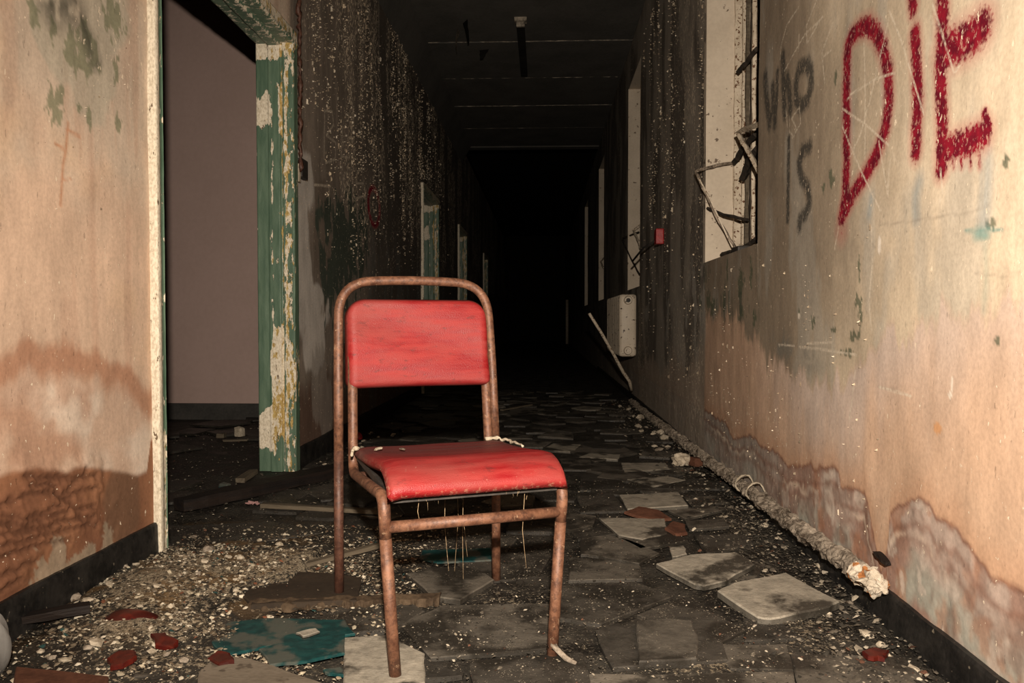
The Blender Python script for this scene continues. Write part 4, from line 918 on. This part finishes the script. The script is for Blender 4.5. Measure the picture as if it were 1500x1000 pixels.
plank('wooden_scrap', on_floor(352, 710), on_floor(372, 696), 0.04, 0.02, M['batten'], 'short splinter of wood leaning at the foot of the far jamb', 'splinter', 0.01, 0.003)
bm = bmesh.new()
for k in range(9): tube(bm, [(random.uniform(-0.025, 0.025), random.uniform(-0.02, 0.02), 0.012), (random.uniform(-0.03, 0.03), random.uniform(-0.015, 0.015), random.uniform(0.015, 0.025))], 0.003, 5)
k = NB('pink rag', 0.9, 0.1); o = obj('pink_rag', bm, k.done((0.30, 0.17, 0.16))); p = on_floor(371, 742); o.location = p; tag(o, 'small frayed pink rag in front of the charred plank', 'rag')

# ------------------------------------------------------------------ curls of pale paint standing off the sooty walls
def curls(wall, X, side, count, y0, y1, z0, z1, dens, seed, size=1.0):
    rng = np.random.default_rng(seed); Y, Z = np.zeros(0), np.zeros(0)
    while len(Y) < count:
        y, z = rng.uniform(y0, y1, count * 6), rng.uniform(z0, z1, count * 6)
        ok = rng.random(len(y)) < dens(y, z); Y, Z = np.concatenate([Y, y[ok]]), np.concatenate([Z, z[ok]])
    Y, Z = Y[:count], Z[:count]; n = count
    w_ = size * 0.0019 * 5.0 ** (rng.random(n) ** 2.4); h_ = w_ * (0.9 + 4.0 * rng.random(n) ** 2); out = (rng.uniform(0.0, 0.006, n) + w_ * 0.4) * min(size, 1); tw = rng.uniform(-0.6, 1.0, n)
    base = X + side * (-0.004)
    P = [np.stack([np.full(n, base), Y - w_ * 0.2, Z - h_ * 0.5], 1), np.stack([base + side * (out + 0.006 * size), Y - w_ * tw, Z - h_ * 0.35], 1),
         np.stack([base + side * (out + 0.007 * size), Y - w_ * (tw + 0.2), Z + h_ * rng.uniform(-0.25, 0.35, n)], 1), np.stack([np.full(n, base), Y + w_ * 0.3, Z + h_ * 0.5], 1)]
    V = np.stack(P, 1).reshape(-1, 3); F_ = (np.arange(n) * 4)[:, None] + np.array([0, 1, 2, 3])[None]
    c = np.array([(0.62, 0.52, 0.39), (0.50, 0.40, 0.28), (0.30, 0.23, 0.16), (0.70, 0.61, 0.48)])[rng.choice(4, n, p=[0.25, 0.35, 0.30, 0.10])] * rng.uniform(0.35, 1.1, n)[:, None]
    me = bpy.data.meshes.new('paint_curls'); me.vertices.add(len(V)); me.vertices.foreach_set('co', V.astype(np.float32).ravel())
    me.loops.add(F_.size); me.loops.foreach_set('vertex_index', F_.astype(np.int32).ravel()); me.polygons.add(n); me.polygons.foreach_set('loop_start', np.arange(0, F_.size, 4, dtype=np.int32)); me.update(calc_edges=True)
    at = me.attributes.new('tint', 'FLOAT_COLOR', 'POINT'); at.data.foreach_set('color', np.repeat(np.concatenate([c, np.ones((n, 1))], 1), 4, 0).astype(np.float32).ravel())
    o = link('paint_curls', me, M['flake'], bpy.data.objects[wall]); o['kind'] = 'stuff'
def _dl(y, z):
    col = sst(0.42, 0.62, fbm(y * 4.5, z * 0.9, 811)) * sst(0.35, 0.6, fbm(y * 16, z * 5, 813))
    return np.clip(col * sst(0.95, 1.75, z + (fbm(y * 3, z * 1.2, 815) - 0.5) * 0.9) * (sst(3.95, 4.9, y) + 0.5 * sst(1.75, 2.0, z)) * sst(10.5, 6.5, y) * (1 - 0.8 * (np.hypot((y - 5.35) / 0.35, (z - 1.55) / 0.2) < 1)) + 0.004, 0, 1)
curls('wall_left', XL, 1, 5200, 3.9, 10.5, 0.7, 3.3, lambda y, z: _dl(y, z) * ~(((y > 7.85) & (y < 9.2)) & (z < 2.2)), 5)
curls('wall_right', XR, -1, 1100, 4.2, 6.75, 0.35, 3.2, lambda y, z: np.clip(sst(0.45, 0.62, fbm(y * 4, z * 1.6, 821)) * sst(0.35, 0.6, fbm(y * 14, z * 7, 823)) * (0.25 + sst(1.3, 1.8, z)), 0, 1), 6)
curls('wall_right', XR, -1, 230, 2.0, 4.1, 0.18, 1.0, lambda y, z: np.clip(sst(0.5, 0.62, fbm(y * 9, z * 2.5, 831)) * sst(0.4, 0.6, fbm(y * 20, z * 9, 833)), 0, 1), 7, 0.8)
curls('wall_left', XL, 1, 60, 1.9, 2.38, 0.9, 1.9, lambda y, z: sst(0.45, 0.6, fbm(y * 9, z * 4, 841)), 8, 0.55)

# ------------------------------------------------------------------ the chair
CH = empty('chair', (-0.2405, 1.880, 0.004), math.radians(22.3))
tag(CH, 'rusty tubular steel chair with worn red vinyl seat and backrest', 'chair')
TR = 0.0128
for s in (-1, 1):
    # rear leg, straight up to seat height
    tubeo('leg', [(s * 0.223, 0.262, 0), (s * 0.223, 0.262, 0.2), (s * 0.222, 0.264, 0.40)], TR, M['rustdark'] if s < 0 else M['rust'], CH, 14)
    # front leg, then its own bend into the seat rail and up behind the backrest
    path = smooth_path([(s * 0.196, -0.262, 0.30), (s * 0.200, -0.268, 0.388), (s * 0.190, 0.222, 0.345), (s * 0.186, 0.250, 0.60), (s * 0.184, 0.276, 0.74)], 8, 0.045)
    tubeo('leg', [(s * 0.176, -0.262, 0), (s * 0.186, -0.261, 0.15), (s * 0.196, -0.262, 0.30)], TR, M['rust'], CH, 14)
    tubeo('seat_rail', path, TR, M['rust'], CH, 14)
hoop = smooth_path([(-0.222, 0.264, 0.395), (-0.219, 0.285, 0.62), (-0.212, 0.318, 0.853), (0, 0.322, 0.862), (0.212, 0.318, 0.853), (0.219, 0.285, 0.62), (0.222, 0.264, 0.395)], 10, 0.095)
tubeo('back_hoop', hoop, TR, M['rust'], CH, 14)
tubeo('stretcher', [(-0.193, -0.262, 0.322), (0, -0.264, 0.322), (0.193, -0.262, 0.322)], TR * 0.95, M['rust'], CH, 14)
tubeo('cross_rail', [(-0.20, 0.12, 0.356), (0, 0.12, 0.356), (0.20, 0.12, 0.356)], TR * 0.8, M['rustdark'], CH, 10)
tubeo('bolt', [(0.208, 0.225, 0.30), (0.208, 0.225, 0.335)], 0.007, M['palebar'], CH, 8)

def pad(name, nu, nv, surf, thick, parent, wear):
    """closed upholstered shell: surf(u,v)->(point, normal); pillowed rim"""
    bm = bmesh.new(); lay = bm.verts.layers.float_color.new('wear'); top, bot = [], []
    for i in range(nu + 1):
        rt, rb = [], []
        for j in range(nv + 1):
            u, v = i / nu, j / nv; p, nn = surf(u, v)
            e = min(u, 1 - u, v * 1.0, (1 - v) * 1.0); r = min(1, e / 0.026); puff = math.sqrt(max(0, 1 - (1 - r) ** 2))
            a = bm.verts.new(p + nn * thick * 0.5 * puff); b = bm.verts.new(p - nn * thick * 0.5 * puff) if 0 < i < nu and 0 < j < nv else a
            a[lay] = (*wear(u, v), 0, 1)
            if b is not a: b[lay] = (*wear(u, v), 0, 1)
            rt.append(a); rb.append(b)
        top.append(rt); bot.append(rb)
    for i in range(nu):
        for j in range(nv):
            bm.faces.new((top[i][j], top[i + 1][j], top[i + 1][j + 1], top[i][j + 1]))
            f = (bot[i][j], bot[i][j + 1], bot[i + 1][j + 1], bot[i + 1][j])
            if len(set(f)) == 4 and not all(x in top[i] + top[i + 1] for x in f): bm.faces.new(f)
    bmesh.ops.recalc_face_normals(bm, faces=bm.faces)
    return obj(name, bm, M['vinyl'], parent, True)
def rounded(u, v, w0, w1, h, rt, rb):
    """map unit square onto a panel with rounded corners: clamp towards corner circles"""
    hw = w0 + (w1 - w0) * v; x = (u * 2 - 1) * hw; z = v * h
    for (cz, rr, sgn) in ((h - rt, rt, 1), (rb, rb, -1)):
        dz = (z - cz) * sgn; dx = abs(x) - (hw - rr)
        if dz > 0 and dx > 0:
            m = max(dx, dz); L = math.hypot(dx, dz)
            if L > 0: k = m / L; dx *= k; dz *= k; x = math.copysign(hw - rr + dx, x); z = cz + sgn * dz
    return x, z
def back_surf(u, v):
    x, z = rounded(u, v, 0.204, 0.200, 0.240, 0.055, 0.018)
    y = 0.250 - 0.012 * (x / 0.2) ** 2 + 0.02 * max(0, abs(x) - 0.185) / 0.02 + 0.044 * z / 0.24 + 0.003 * math.sin(v * 9 + u * 5)
    return Vector((x, y, 0.566 + z)), Vector((0.10 * x / 0.2, -1, 0.16)).normalized()
pad('backrest', 40, 26, back_surf, 0.030, CH, lambda u, v: (0.35 * max(0, 0.18 - v) / 0.18 + 0.25 * max(0, v - 0.9) / 0.1, 0.0))
prof = [(0.205, 0.404), (0.12, 0.408), (0.0, 0.417), (-0.10, 0.428), (-0.17, 0.436), (-0.215, 0.438), (-0.250, 0.430), (-0.276, 0.416), (-0.290, 0.399), (-0.295, 0.386)]
_pa = np.array(prof); _pl = np.concatenate([[0], np.cumsum(np.hypot(*np.diff(_pa, axis=0).T))]); _pl /= _pl[-1]
def seat_surf(u, v):
    y, z = float(np.interp(v, _pl, _pa[:, 0])), float(np.interp(v, _pl, _pa[:, 1]))
    y2, z2 = float(np.interp(v + 0.02, _pl, _pa[:, 0])), float(np.interp(v + 0.02, _pl, _pa[:, 1])); y1, z1 = float(np.interp(v - 0.02, _pl, _pa[:, 0])), float(np.interp(v - 0.02, _pl, _pa[:, 1]))
    t = Vector((0, y2 - y1, z2 - z1)).normalized(); nn = Vector((0, t.z, -t.y)); nn = nn if nn.z >= 0 else -nn
    if v > 0.8 and nn.y > 0: nn = -nn
    hw = 0.207 - 0.009 * v; x = (u * 2 - 1) * hw + 0.016 * (1 - v)
    sag = -0.010 * (1 - (u * 2 - 1) ** 2) * math.sin(min(1, v / 0.75) * math.pi)
    edge = -0.006 * max(0, abs(u * 2 - 1) - 0.85) / 0.15
    return Vector((x, y + 0.004 * math.sin(u * 14) * (v < 0.05), z + sag + edge)), nn
def seat_wear(u, v):
    g = 0.95 * min(1, max(0, (0.56 - v) / 0.32)) + 0.30 * max(0, 1 - abs(v - 0.86) / 0.10)
    e = 1.0 if (u < 0.015 or u > 0.985 or v > 0.985 or (v < 0.03 and (u > 0.86 or u < 0.12))) else 0.0
    return (g, e)
seat = pad('seat', 48, 44, seat_surf, 0.024, CH, seat_wear)
# burst seam and stuffing
bm = bmesh.new(); pts = [Vector(p) for p in ((0.175, 0.207, 0.417), (0.195, 0.209, 0.418), (0.214, 0.205, 0.417), (0.223, 0.188, 0.416), (0.227, 0.155, 0.416), (0.226, 0.115, 0.418), (0.226, 0.07, 0.419), (0.224, 0.03, 0.420))]
pts = [p.lerp(q, t) + Vector((random.uniform(-0.002, 0.002), random.uniform(-0.002, 0.002), random.uniform(-0.002, 0.004))) for p, q in zip(pts, pts[1:]) for t in (0, 0.33, 0.66)]
tube(bm, pts, [random.uniform(0.003, 0.0075) * (1 - 0.5 * i / len(pts)) for i in range(len(pts))], 6, 0.35); obj('stuffing', bm, M['plaster'], seat, True)['label'] = 'pale stuffing along the burst rear right seam'
bm = bmesh.new(); pts = [(-0.190 - 0.004 * i, 0.150 + 0.02 * math.sin(i), 0.422 - 0.004 * i) for i in range(5)]
tube(bm, pts, [0.006, 0.007, 0.006, 0.005, 0.003], 6, 0.3); obj('stuffing', bm, M['plaster'], seat, True)['label'] = 'pale stuffing at the torn left corner'
bm = bmesh.new()
for i in range(420):                                               # hessian fringe under the lip
    x = random.uniform(-0.15, 0.17); y = random.uniform(-0.27, 0.10); L = random.uniform(0.008, 0.022) * (1 if random.random() < 0.97 else 2)
    z = 0.386 if y < -0.2 else 0.392; a = bm.verts.new((x, y, z)); b = bm.verts.new((x + 0.0016, y, z)); c = bm.verts.new((x + random.uniform(-0.006, 0.006), y + random.uniform(-0.005, 0.005), z - L)); bm.faces.new((a, b, c))
fr = obj('fringe', bm, M['hessian'], seat); fr['kind'] = 'stuff'
bm = bmesh.new(); box(bm, (-0.185, -0.268, 0.372), (0.185, 0.19, 0.386)); 
for v in bm.verts: v.co.z += 0.012 if v.co.y > 0 else 0
obj('webbing', bm, M['darkmetal'], seat)
for (x, y, z0, z1) in ((-0.12, -0.24, 0.37, 0.318), (0.115, -0.25, 0.37, 0.20), (0.02, -0.10, 0.385, 0.14), (-0.03, -0.12, 0.385, 0.17), (0.05, 0.0, 0.39, 0.16), (0.035, 0.02, 0.39, 0.12), (0.135, -0.22, 0.37, 0.345)):
    tubeo('thread', [(x, y, z0), (x + random.uniform(-0.006, 0.006), y, (z0 + z1) / 2), (x + random.uniform(-0.006, 0.01), y, z1)], 0.0006, M['hessian'], seat, 5)
# plaster stuck on the right front foot
bm = bmesh.new(); pts = [(0.172, -0.262, 0.030), (0.180, -0.280, 0.020), (0.192, -0.305, 0.010), (0.206, -0.325, 0.005)]
tube(bm, pts, [0.010, 0.007, 0.008, 0.004], 8, 0.45); obj('foot_crust', bm, M['crust'], CH, True)['label'] = 'pale crust stuck to the right front foot'

# ------------------------------------------------------------------ radiator and pipes
rad = empty('radiator', (0.762, 6.95, 0.43)); tag(rad, 'cream cast iron radiator under the second window, rust stained', 'radiator')
def section(first):
    bm = bmesh.new(); box(bm, (-0.078, 0, 0), (0.078, 0.085, 0.56), None, 0.030); return bm
sec0 = obj('section', section(True), M['radiator'], rad, True)
for k in range(1, 14):
    c = sec0.copy(); C.objects.link(c); c.location = (0, 0.098 * k, 0)
for z in (0.055, 0.505):
    bm = bmesh.new(); bmesh.ops.create_cone(bm, cap_ends=True, segments=20, radius1=0.040, radius2=0.032, depth=0.03); bmesh.ops.rotate(bm, verts=bm.verts, matrix=Matrix.Rotation(math.pi / 2, 3, 'X')); bmesh.ops.translate(bm, verts=bm.verts, vec=(0, -0.012, z))
    pl = obj('end_plug', bm, M['radiator'], rad)
    bm = bmesh.new(); bmesh.ops.create_cone(bm, cap_ends=True, segments=16, radius1=0.020, radius2=0.018, depth=0.02); bmesh.ops.rotate(bm, verts=bm.verts, matrix=Matrix.Rotation(math.pi / 2, 3, 'X')); bmesh.ops.translate(bm, verts=bm.verts, vec=(0, -0.034, z))
    obj('plug_boss', bm, M['darkmetal'] if z > 0.3 else M['radiator'], pl)
for y in (0.15, 1.2): boxo('bracket', (0.06, y, 0.40), (0.09, y + 0.03, 0.47), M['darkmetal'], rad)
P = [pt(925, 572, 0.83), pt(924, 560, 0.82), pt(915, 546, 0.78), pt(898, 515, 0.66), pt(880, 484, 0.54), pt(863, 459, 0.44)]
P = [P[0]] + [Vector((q[0], P[0][1] - 0.05 * i, q[2])) for i, q in enumerate(P[1:], 1)]
Y0 = P[0][1]
P = [at_depth(x, y, Yd) for x, y, Yd in ((925, 571, 7.0), (922, 558, 6.95), (913, 545, 6.85), (898, 517, 6.7), (880, 486, 6.6), (863, 459, 6.5))]
tag(tubeo('bent_pipe', P, [0.016, 0.016, 0.015, 0.014, 0.013, 0.012], M['palebar'], None, 8, 0.08), 'pale bent pipe leaning in front of the radiator', 'pipe')
tag(tubeo('far_pipe', [(0.80, 25.5, -0.01), (0.80, 25.5, 1.45)], 0.05, M['palebar'], None, 8), 'faint pale upright pipe deep in the dark corridor', 'pipe')
# encrusted pipe along the base of the right wall
_pl = [on_wall(px, py, 0.828) for px, py in ((1292, 858), (1200, 793), (1130, 742), (1060, 690), (1000, 645), (940, 600))]
_py, _pz = np.array([p.y for p in _pl]), np.array([p.z for p in _pl])
def crusted(name, y0, y1, step, r0, amp, mat, parent=None, seg=22, taper=0.0, seed=700):
    ys_ = np.arange(y0, y1, step); n = len(ys_); th = np.linspace(0, 2 * np.pi, seg, endpoint=False)
    Yg, T = np.meshgrid(ys_, th, indexing='ij'); arc = np.abs(T - np.pi) * 0.035
    r = r0 + amp * (fbm(Yg * 55, arc * 60 + 3, seed) - 0.5) * 2 + amp * 1.2 * np.maximum(0, fbm(Yg * 17, arc * 24, seed + 3) - 0.5) * 2 + amp * 0.7 * (fbm(Yg * 130, arc * 130, seed + 5) - 0.5)
    if taper: r = r * np.clip(0.35 + (Yg - y0) / taper + 0.5 * (fbm(Yg * 60, arc * 90, seed + 7) - 0.5), 0.15, 1)
    zc = np.interp(ys_, _py, _pz)[:, None]
    co = np.stack([np.minimum(0.822 + r * np.cos(T), XR - 0.009), Yg, zc + r * np.sin(T)], -1).reshape(-1, 3)
    q = [(i * seg + k, i * seg + (k + 1) % seg, (i + 1) * seg + (k + 1) % seg, (i + 1) * seg + k) for i in range(n - 1) for k in range(seg)]
    q += [tuple(range(seg))[::-1], tuple((n - 1) * seg + k for k in range(seg))]
    me = bpy.data.meshes.new(name); me.from_pydata(co.tolist(), [], q); me.update(); return link(name, me, mat, parent, False)
pipe = crusted('lagged_pipe', float(_py[0]) + 0.12, 7.2, 0.010, 0.023, 0.012, M['crust']); tag(pipe, 'crumbling lagged pipe running along the base of the right wall', 'pipe')
crusted('pipe_end', float(_py[0]) - 0.02, float(_py[0]) + 0.13, 0.005, 0.026, 0.016, M['crust_end'], pipe, 26, 0.05, 740)['label'] = 'pale rust stained broken end'
for (ang, px, py) in ((0, 1104, 718), (0.2, 1088, 706)):            # broken lagging rings
    c0 = on_wall(px, py, 0.815); bm = bmesh.new(); pts = [(0.822 + 0.036 * math.cos(t * 0.5), c0.y + 0.012 * math.sin(t + ang), c0.z - 0.006 + 0.036 * math.sin(t * 0.5)) for t in range(13)]
    tube(bm, pts, 0.004, 6, 0.5); obj('lagging_ring', bm, M['plaster'], pipe, True)
# black splinter at the pipe's end
plank('wall_splinter', on_wall(1284, 812, 0.850), on_wall(1300, 828, 0.850), 0.016, 0.010, M['char'], 'black splinter stuck to the right wall above the pipe end', 'splinter', 0, 0.003)
# red box with its rod
rb = empty('red_box', (0.845, 5.56, 1.35)); tag(rb, 'small red box with black rod on the sooty right wall', 'alarm')
bm = bmesh.new(); box(bm, (-0.045, -0.045, -0.055), (0.012, 0.045, 0.055), None, 0.008); obj('casing', bm, M['red'], rb)
tubeo('rod', [(-0.03, 0, -0.02), (-0.10, 0.25, -0.06), (-0.14, 0.55, -0.13)], 0.008, M['darkmetal'], rb, 6)
# ceiling batten light
ft = empty('batten_light', (-0.2, 6.95, HC)); tag(ft, 'dark tube light fitting hanging under the corridor ceiling', 'light fitting')
boxo('mount', (-0.055, -0.05, -0.035), (0.055, 0.03, 0.0), M['joint'], ft, 0.004)
boxo('body', (-0.035, -0.02, -0.075), (0.035, 1.38, -0.03), M['black'], ft, 0.006)
boxo('end_cap', (-0.037, -0.03, -0.077), (0.037, 0.0, -0.028), M['joint'], ft, 0.004)
# torn hanging ceiling paint
STRIPS = ['widest sooty flap of paint peeling off the ceiling by the left cove', 'pale curled flap of ceiling paint nearest the left cove', 'narrow dark flap hanging behind the widest ceiling flap']
for k in range(3):
    x, y = -0.72 + random.uniform(-0.18, 0.22), 7.0 + random.uniform(-0.5, 0.8); L = random.uniform(0.08, 0.22)
    bm = bmesh.new(); n = 6; rows = []
    for i in range(n + 1):
        t = i / n; rows.append([bm.verts.new((s * 0.05 * (1 - 0.7 * t) * random.uniform(0.8, 1.3) + 0.04 * t * t, 0.03 * math.sin(2 * t + k), -L * t)) for s in (-1, 0, 1)])
    for r0, r1 in zip(rows, rows[1:]):
        for q in (0, 1): bm.faces.new((r0[q], r0[q + 1], r1[q + 1], r1[q]))
    bmesh.ops.solidify(bm, geom=bm.faces[:], thickness=0.004)
    o = obj('peeled_strip', bm, M['black'] if k % 3 else M['joint']); o.location = (x, y, HC + 0.004); o.rotation_euler = (0, 0, random.uniform(0, 3))
    tag(o, STRIPS[k], 'paint strip', 'peeling ceiling paint')

# ------------------------------------------------------------------ plaster lumps and the litter of flakes
lump_meshes = []
for k in range(8):
    bm = bmesh.new(); bmesh.ops.create_icosphere(bm, subdivisions=1, radius=1)
    for v in bm.verts: v.co = Vector((v.co.x, v.co.y * random.uniform(0.6, 1), v.co.z * random.uniform(0.3, 0.55))) * random.uniform(0.65, 1.2)
    me = bpy.data.meshes.new('plaster_chunk'); bm.to_mesh(me); bm.free(); me.materials.append(M['plaster'] if k < 6 else M['crust']); lump_meshes.append(me)
def lump(x, y, s, label, group, z=None):
    o = bpy.data.objects.new('plaster_chunk', random.choice(lump_meshes)); C.objects.link(o)
    zz = float(floor_h(np.array([x]), np.array([y]))[0]) if z is None else z
    o.location = (x, y, zz + s * 0.3); o.scale = (s, s, s); o.rotation_euler = (random.uniform(-0.3, 0.3), random.uniform(-0.3, 0.3), random.uniform(0, 6.28))
    tag(o, label, 'plaster', group)
for px, py, s in ((305, 818, 0.026), (262, 828, 0.016), (335, 830, 0.014), (352, 832, 0.014), (140, 958, 0.024), (128, 962, 0.014), (362, 958, 0.012), (410, 805, 0.016), (283, 790, 0.018), (110, 888, 0.020), (180, 842, 0.018), (200, 838, 0.013), (250, 903, 0.012), (222, 970, 0.014), (230, 880, 0.015), (290, 862, 0.012), (160, 870, 0.014), (95, 975, 0.016), (60, 962, 0.013), (205, 905, 0.012), (395, 905, 0.012), (270, 985, 0.014), (245, 975, 0.012), (380, 795, 0.012), (300, 845, 0.013), (345, 880, 0.012), (130, 893, 0.018), (75, 970, 0.012)):
    p = on_floor(px, py); lump(p.x, p.y, s, 'pale plaster crumb in the debris between left skirting and chair', 'plaster crumbs on the left')
for px, py, s in ((1265, 862, 0.018), (1215, 905, 0.013), (1270, 930, 0.022), (1183, 906, 0.012), (1230, 955, 0.016), (1300, 965, 0.018), (1140, 790, 0.016), (1150, 805, 0.014), (1100, 745, 0.018), (1120, 770, 0.02), (1200, 830, 0.018), (1080, 720, 0.02), (1063, 758, 0.012), (1245, 885, 0.016), (1290, 945, 0.014), (1340, 985, 0.02), (1170, 855, 0.014), (1050, 690, 0.022), (1035, 672, 0.02)):
    p = on_floor(px, py); lump(p.x, p.y, s, 'pale plaster crumb in the rubble along the right wall', 'plaster crumbs on the right')
for k in range(16):
    y = random.uniform(3.8, 7.0); lump(random.uniform(0.64, 0.78), y, random.uniform(0.015, 0.04), 'rubble lump at the foot of the right wall beyond the paper', 'rubble at the far right wall base', 0.006)
for k in range(12):
    y = random.uniform(3.85, 5.2); lump(random.uniform(-1.16, -0.95), y, random.uniform(0.012, 0.025), 'pale crumb at the foot of the left wall beyond the doorway', 'crumbs beyond the doorway')
for lx, ly, s, lb in ((-0.146, 0.090, 0.014, 'larger white paint chip lying on the rear left of the red seat'), (-0.090, 0.070, 0.011, 'smaller white paint chip lying on the red seat, right of the larger')):
    p = CH.matrix_basis @ Vector((lx, ly, 0.4240)); lump(p.x, p.y, s, lb, 'chips on the seat', p.z - 0.001)
    bpy.data.objects[C.objects[-1].name].scale = (s, s, s * 0.5)

def flakes(name, label, cat, count, region, base, boost, smin, smax, palette, cond=None):
    rng = np.random.default_rng(len(name)); x0, x1, y0, y1 = region; X, Y = np.zeros(0), np.zeros(0)
    while len(X) < count:
        x, y = rng.uniform(x0, x1, count * 3), rng.uniform(y0, y1, count * 3)
        d = dust(x, y) * (0.25 + 1.3 * sst(0.38, 0.62, fbm(x * 11, y * 9, 601)))
        ok = rng.random(len(x)) < base + boost * d
        if cond: ok &= cond(x, y, rng)
        X, Y = np.concatenate([X, x[ok]]), np.concatenate([Y, y[ok]])
    X, Y = X[:count], Y[:count]; n = count
    s_ = smin * (smax / smin) ** (rng.random(n) ** 2.2); Zb = np.maximum(floor_h(X, Y), 0.0095) + s_ * 0.2
    k = 5; ang = rng.uniform(0, 6.283, n)[:, None] + np.arange(k)[None] * 6.283 / k + rng.uniform(-0.3, 0.3, (n, k)); r = s_[:, None] * rng.uniform(0.55, 1.2, (n, k))
    dx, dy = r * np.cos(ang), r * np.sin(ang) * 0.8; tx, ty = rng.uniform(-0.5, 0.5, (n, 1)), rng.uniform(-0.5, 0.5, (n, 1))
    rim = np.stack([X[:, None] + dx, Y[:, None] + dy, Zb[:, None] + dx * tx + dy * ty], -1)
    top = np.stack([X, Y, Zb + s_ * rng.uniform(0.15, 0.6, n)], -1)[:, None]
    V = np.concatenate([rim, top], 1).reshape(-1, 3)
    i0 = (np.arange(n) * 6)[:, None]; q = np.arange(k)[None]
    Fc = np.stack([i0 + q, i0 + (q + 1) % k, i0 + k + 0 * q], -1).reshape(-1, 3)
    w_ = np.array([p[1] for p in palette]); ci = rng.choice(len(palette), n, p=w_ / w_.sum())
    col = np.array([p[0] for p in palette])[ci] * rng.uniform(0.6, 1.15, n)[:, None]
    Cc = np.repeat(np.concatenate([col, np.ones((n, 1))], 1), 6, 0)
    me = bpy.data.meshes.new(name); me.vertices.add(len(V)); me.vertices.foreach_set('co', V.astype(np.float32).ravel())
    me.loops.add(Fc.size); me.loops.foreach_set('vertex_index', Fc.astype(np.int32).ravel()); me.polygons.add(len(Fc)); me.polygons.foreach_set('loop_start', np.arange(0, Fc.size, 3, dtype=np.int32)); me.update(calc_edges=True)
    at = me.attributes.new('tint', 'FLOAT_COLOR', 'POINT'); at.data.foreach_set('color', Cc.astype(np.float32).ravel())
    o = link(name, me, M['flake']); o['kind'] = 'stuff'; tag(o, label, cat); return o
CREAM = [((0.44, 0.375, 0.27), 4.5), ((0.60, 0.53, 0.41), 3), ((0.22, 0.175, 0.12), 5), ((0.10, 0.072, 0.045), 5), ((0.035, 0.028, 0.02), 5), ((0.16, 0.06, 0.03), 0.5), ((0.02, 0.06, 0.055), 0.4)]
GREY = [((0.26, 0.22, 0.165), 2.5), ((0.46, 0.40, 0.31), 1), ((0.09, 0.075, 0.057), 5), ((0.03, 0.026, 0.02), 5), ((0.11, 0.05, 0.03), 0.5)]
flakes('paint_flakes', 'heap of cream paint flakes and crumbs beside the near left skirting', 'flakes', 16000, (-1.23, -0.35, 1.45, 2.75), 0.05, 1.0, 0.0016, 0.0095, CREAM)
flakes('floor_grit', 'fine pale grit strewn over the corridor tiles', 'grit', 14000, (-0.6, 0.84, 1.35, 3.6), 0.16, 0.9, 0.0011, 0.0055, GREY)
flakes('wall_rubble', 'crumbly rubble strip lying along the right wall base', 'rubble', 4500, (0.50, 0.84, 1.4, 7.2), 0.25, 0.7, 0.003, 0.013, GREY, lambda x, y, g: g.random(len(x)) < (x - 0.46) / 0.36)
flakes('doorway_grit', 'scattered grit on the threshold and side room floor', 'grit', 2200, (-2.4, -0.9, 2.6, 5.6), 0.4, 0.6, 0.0025, 0.010, GREY, lambda x, y, g: ((y > 2.6) & (y < 3.7)) | (x < -1.5) | (x > -1.18))
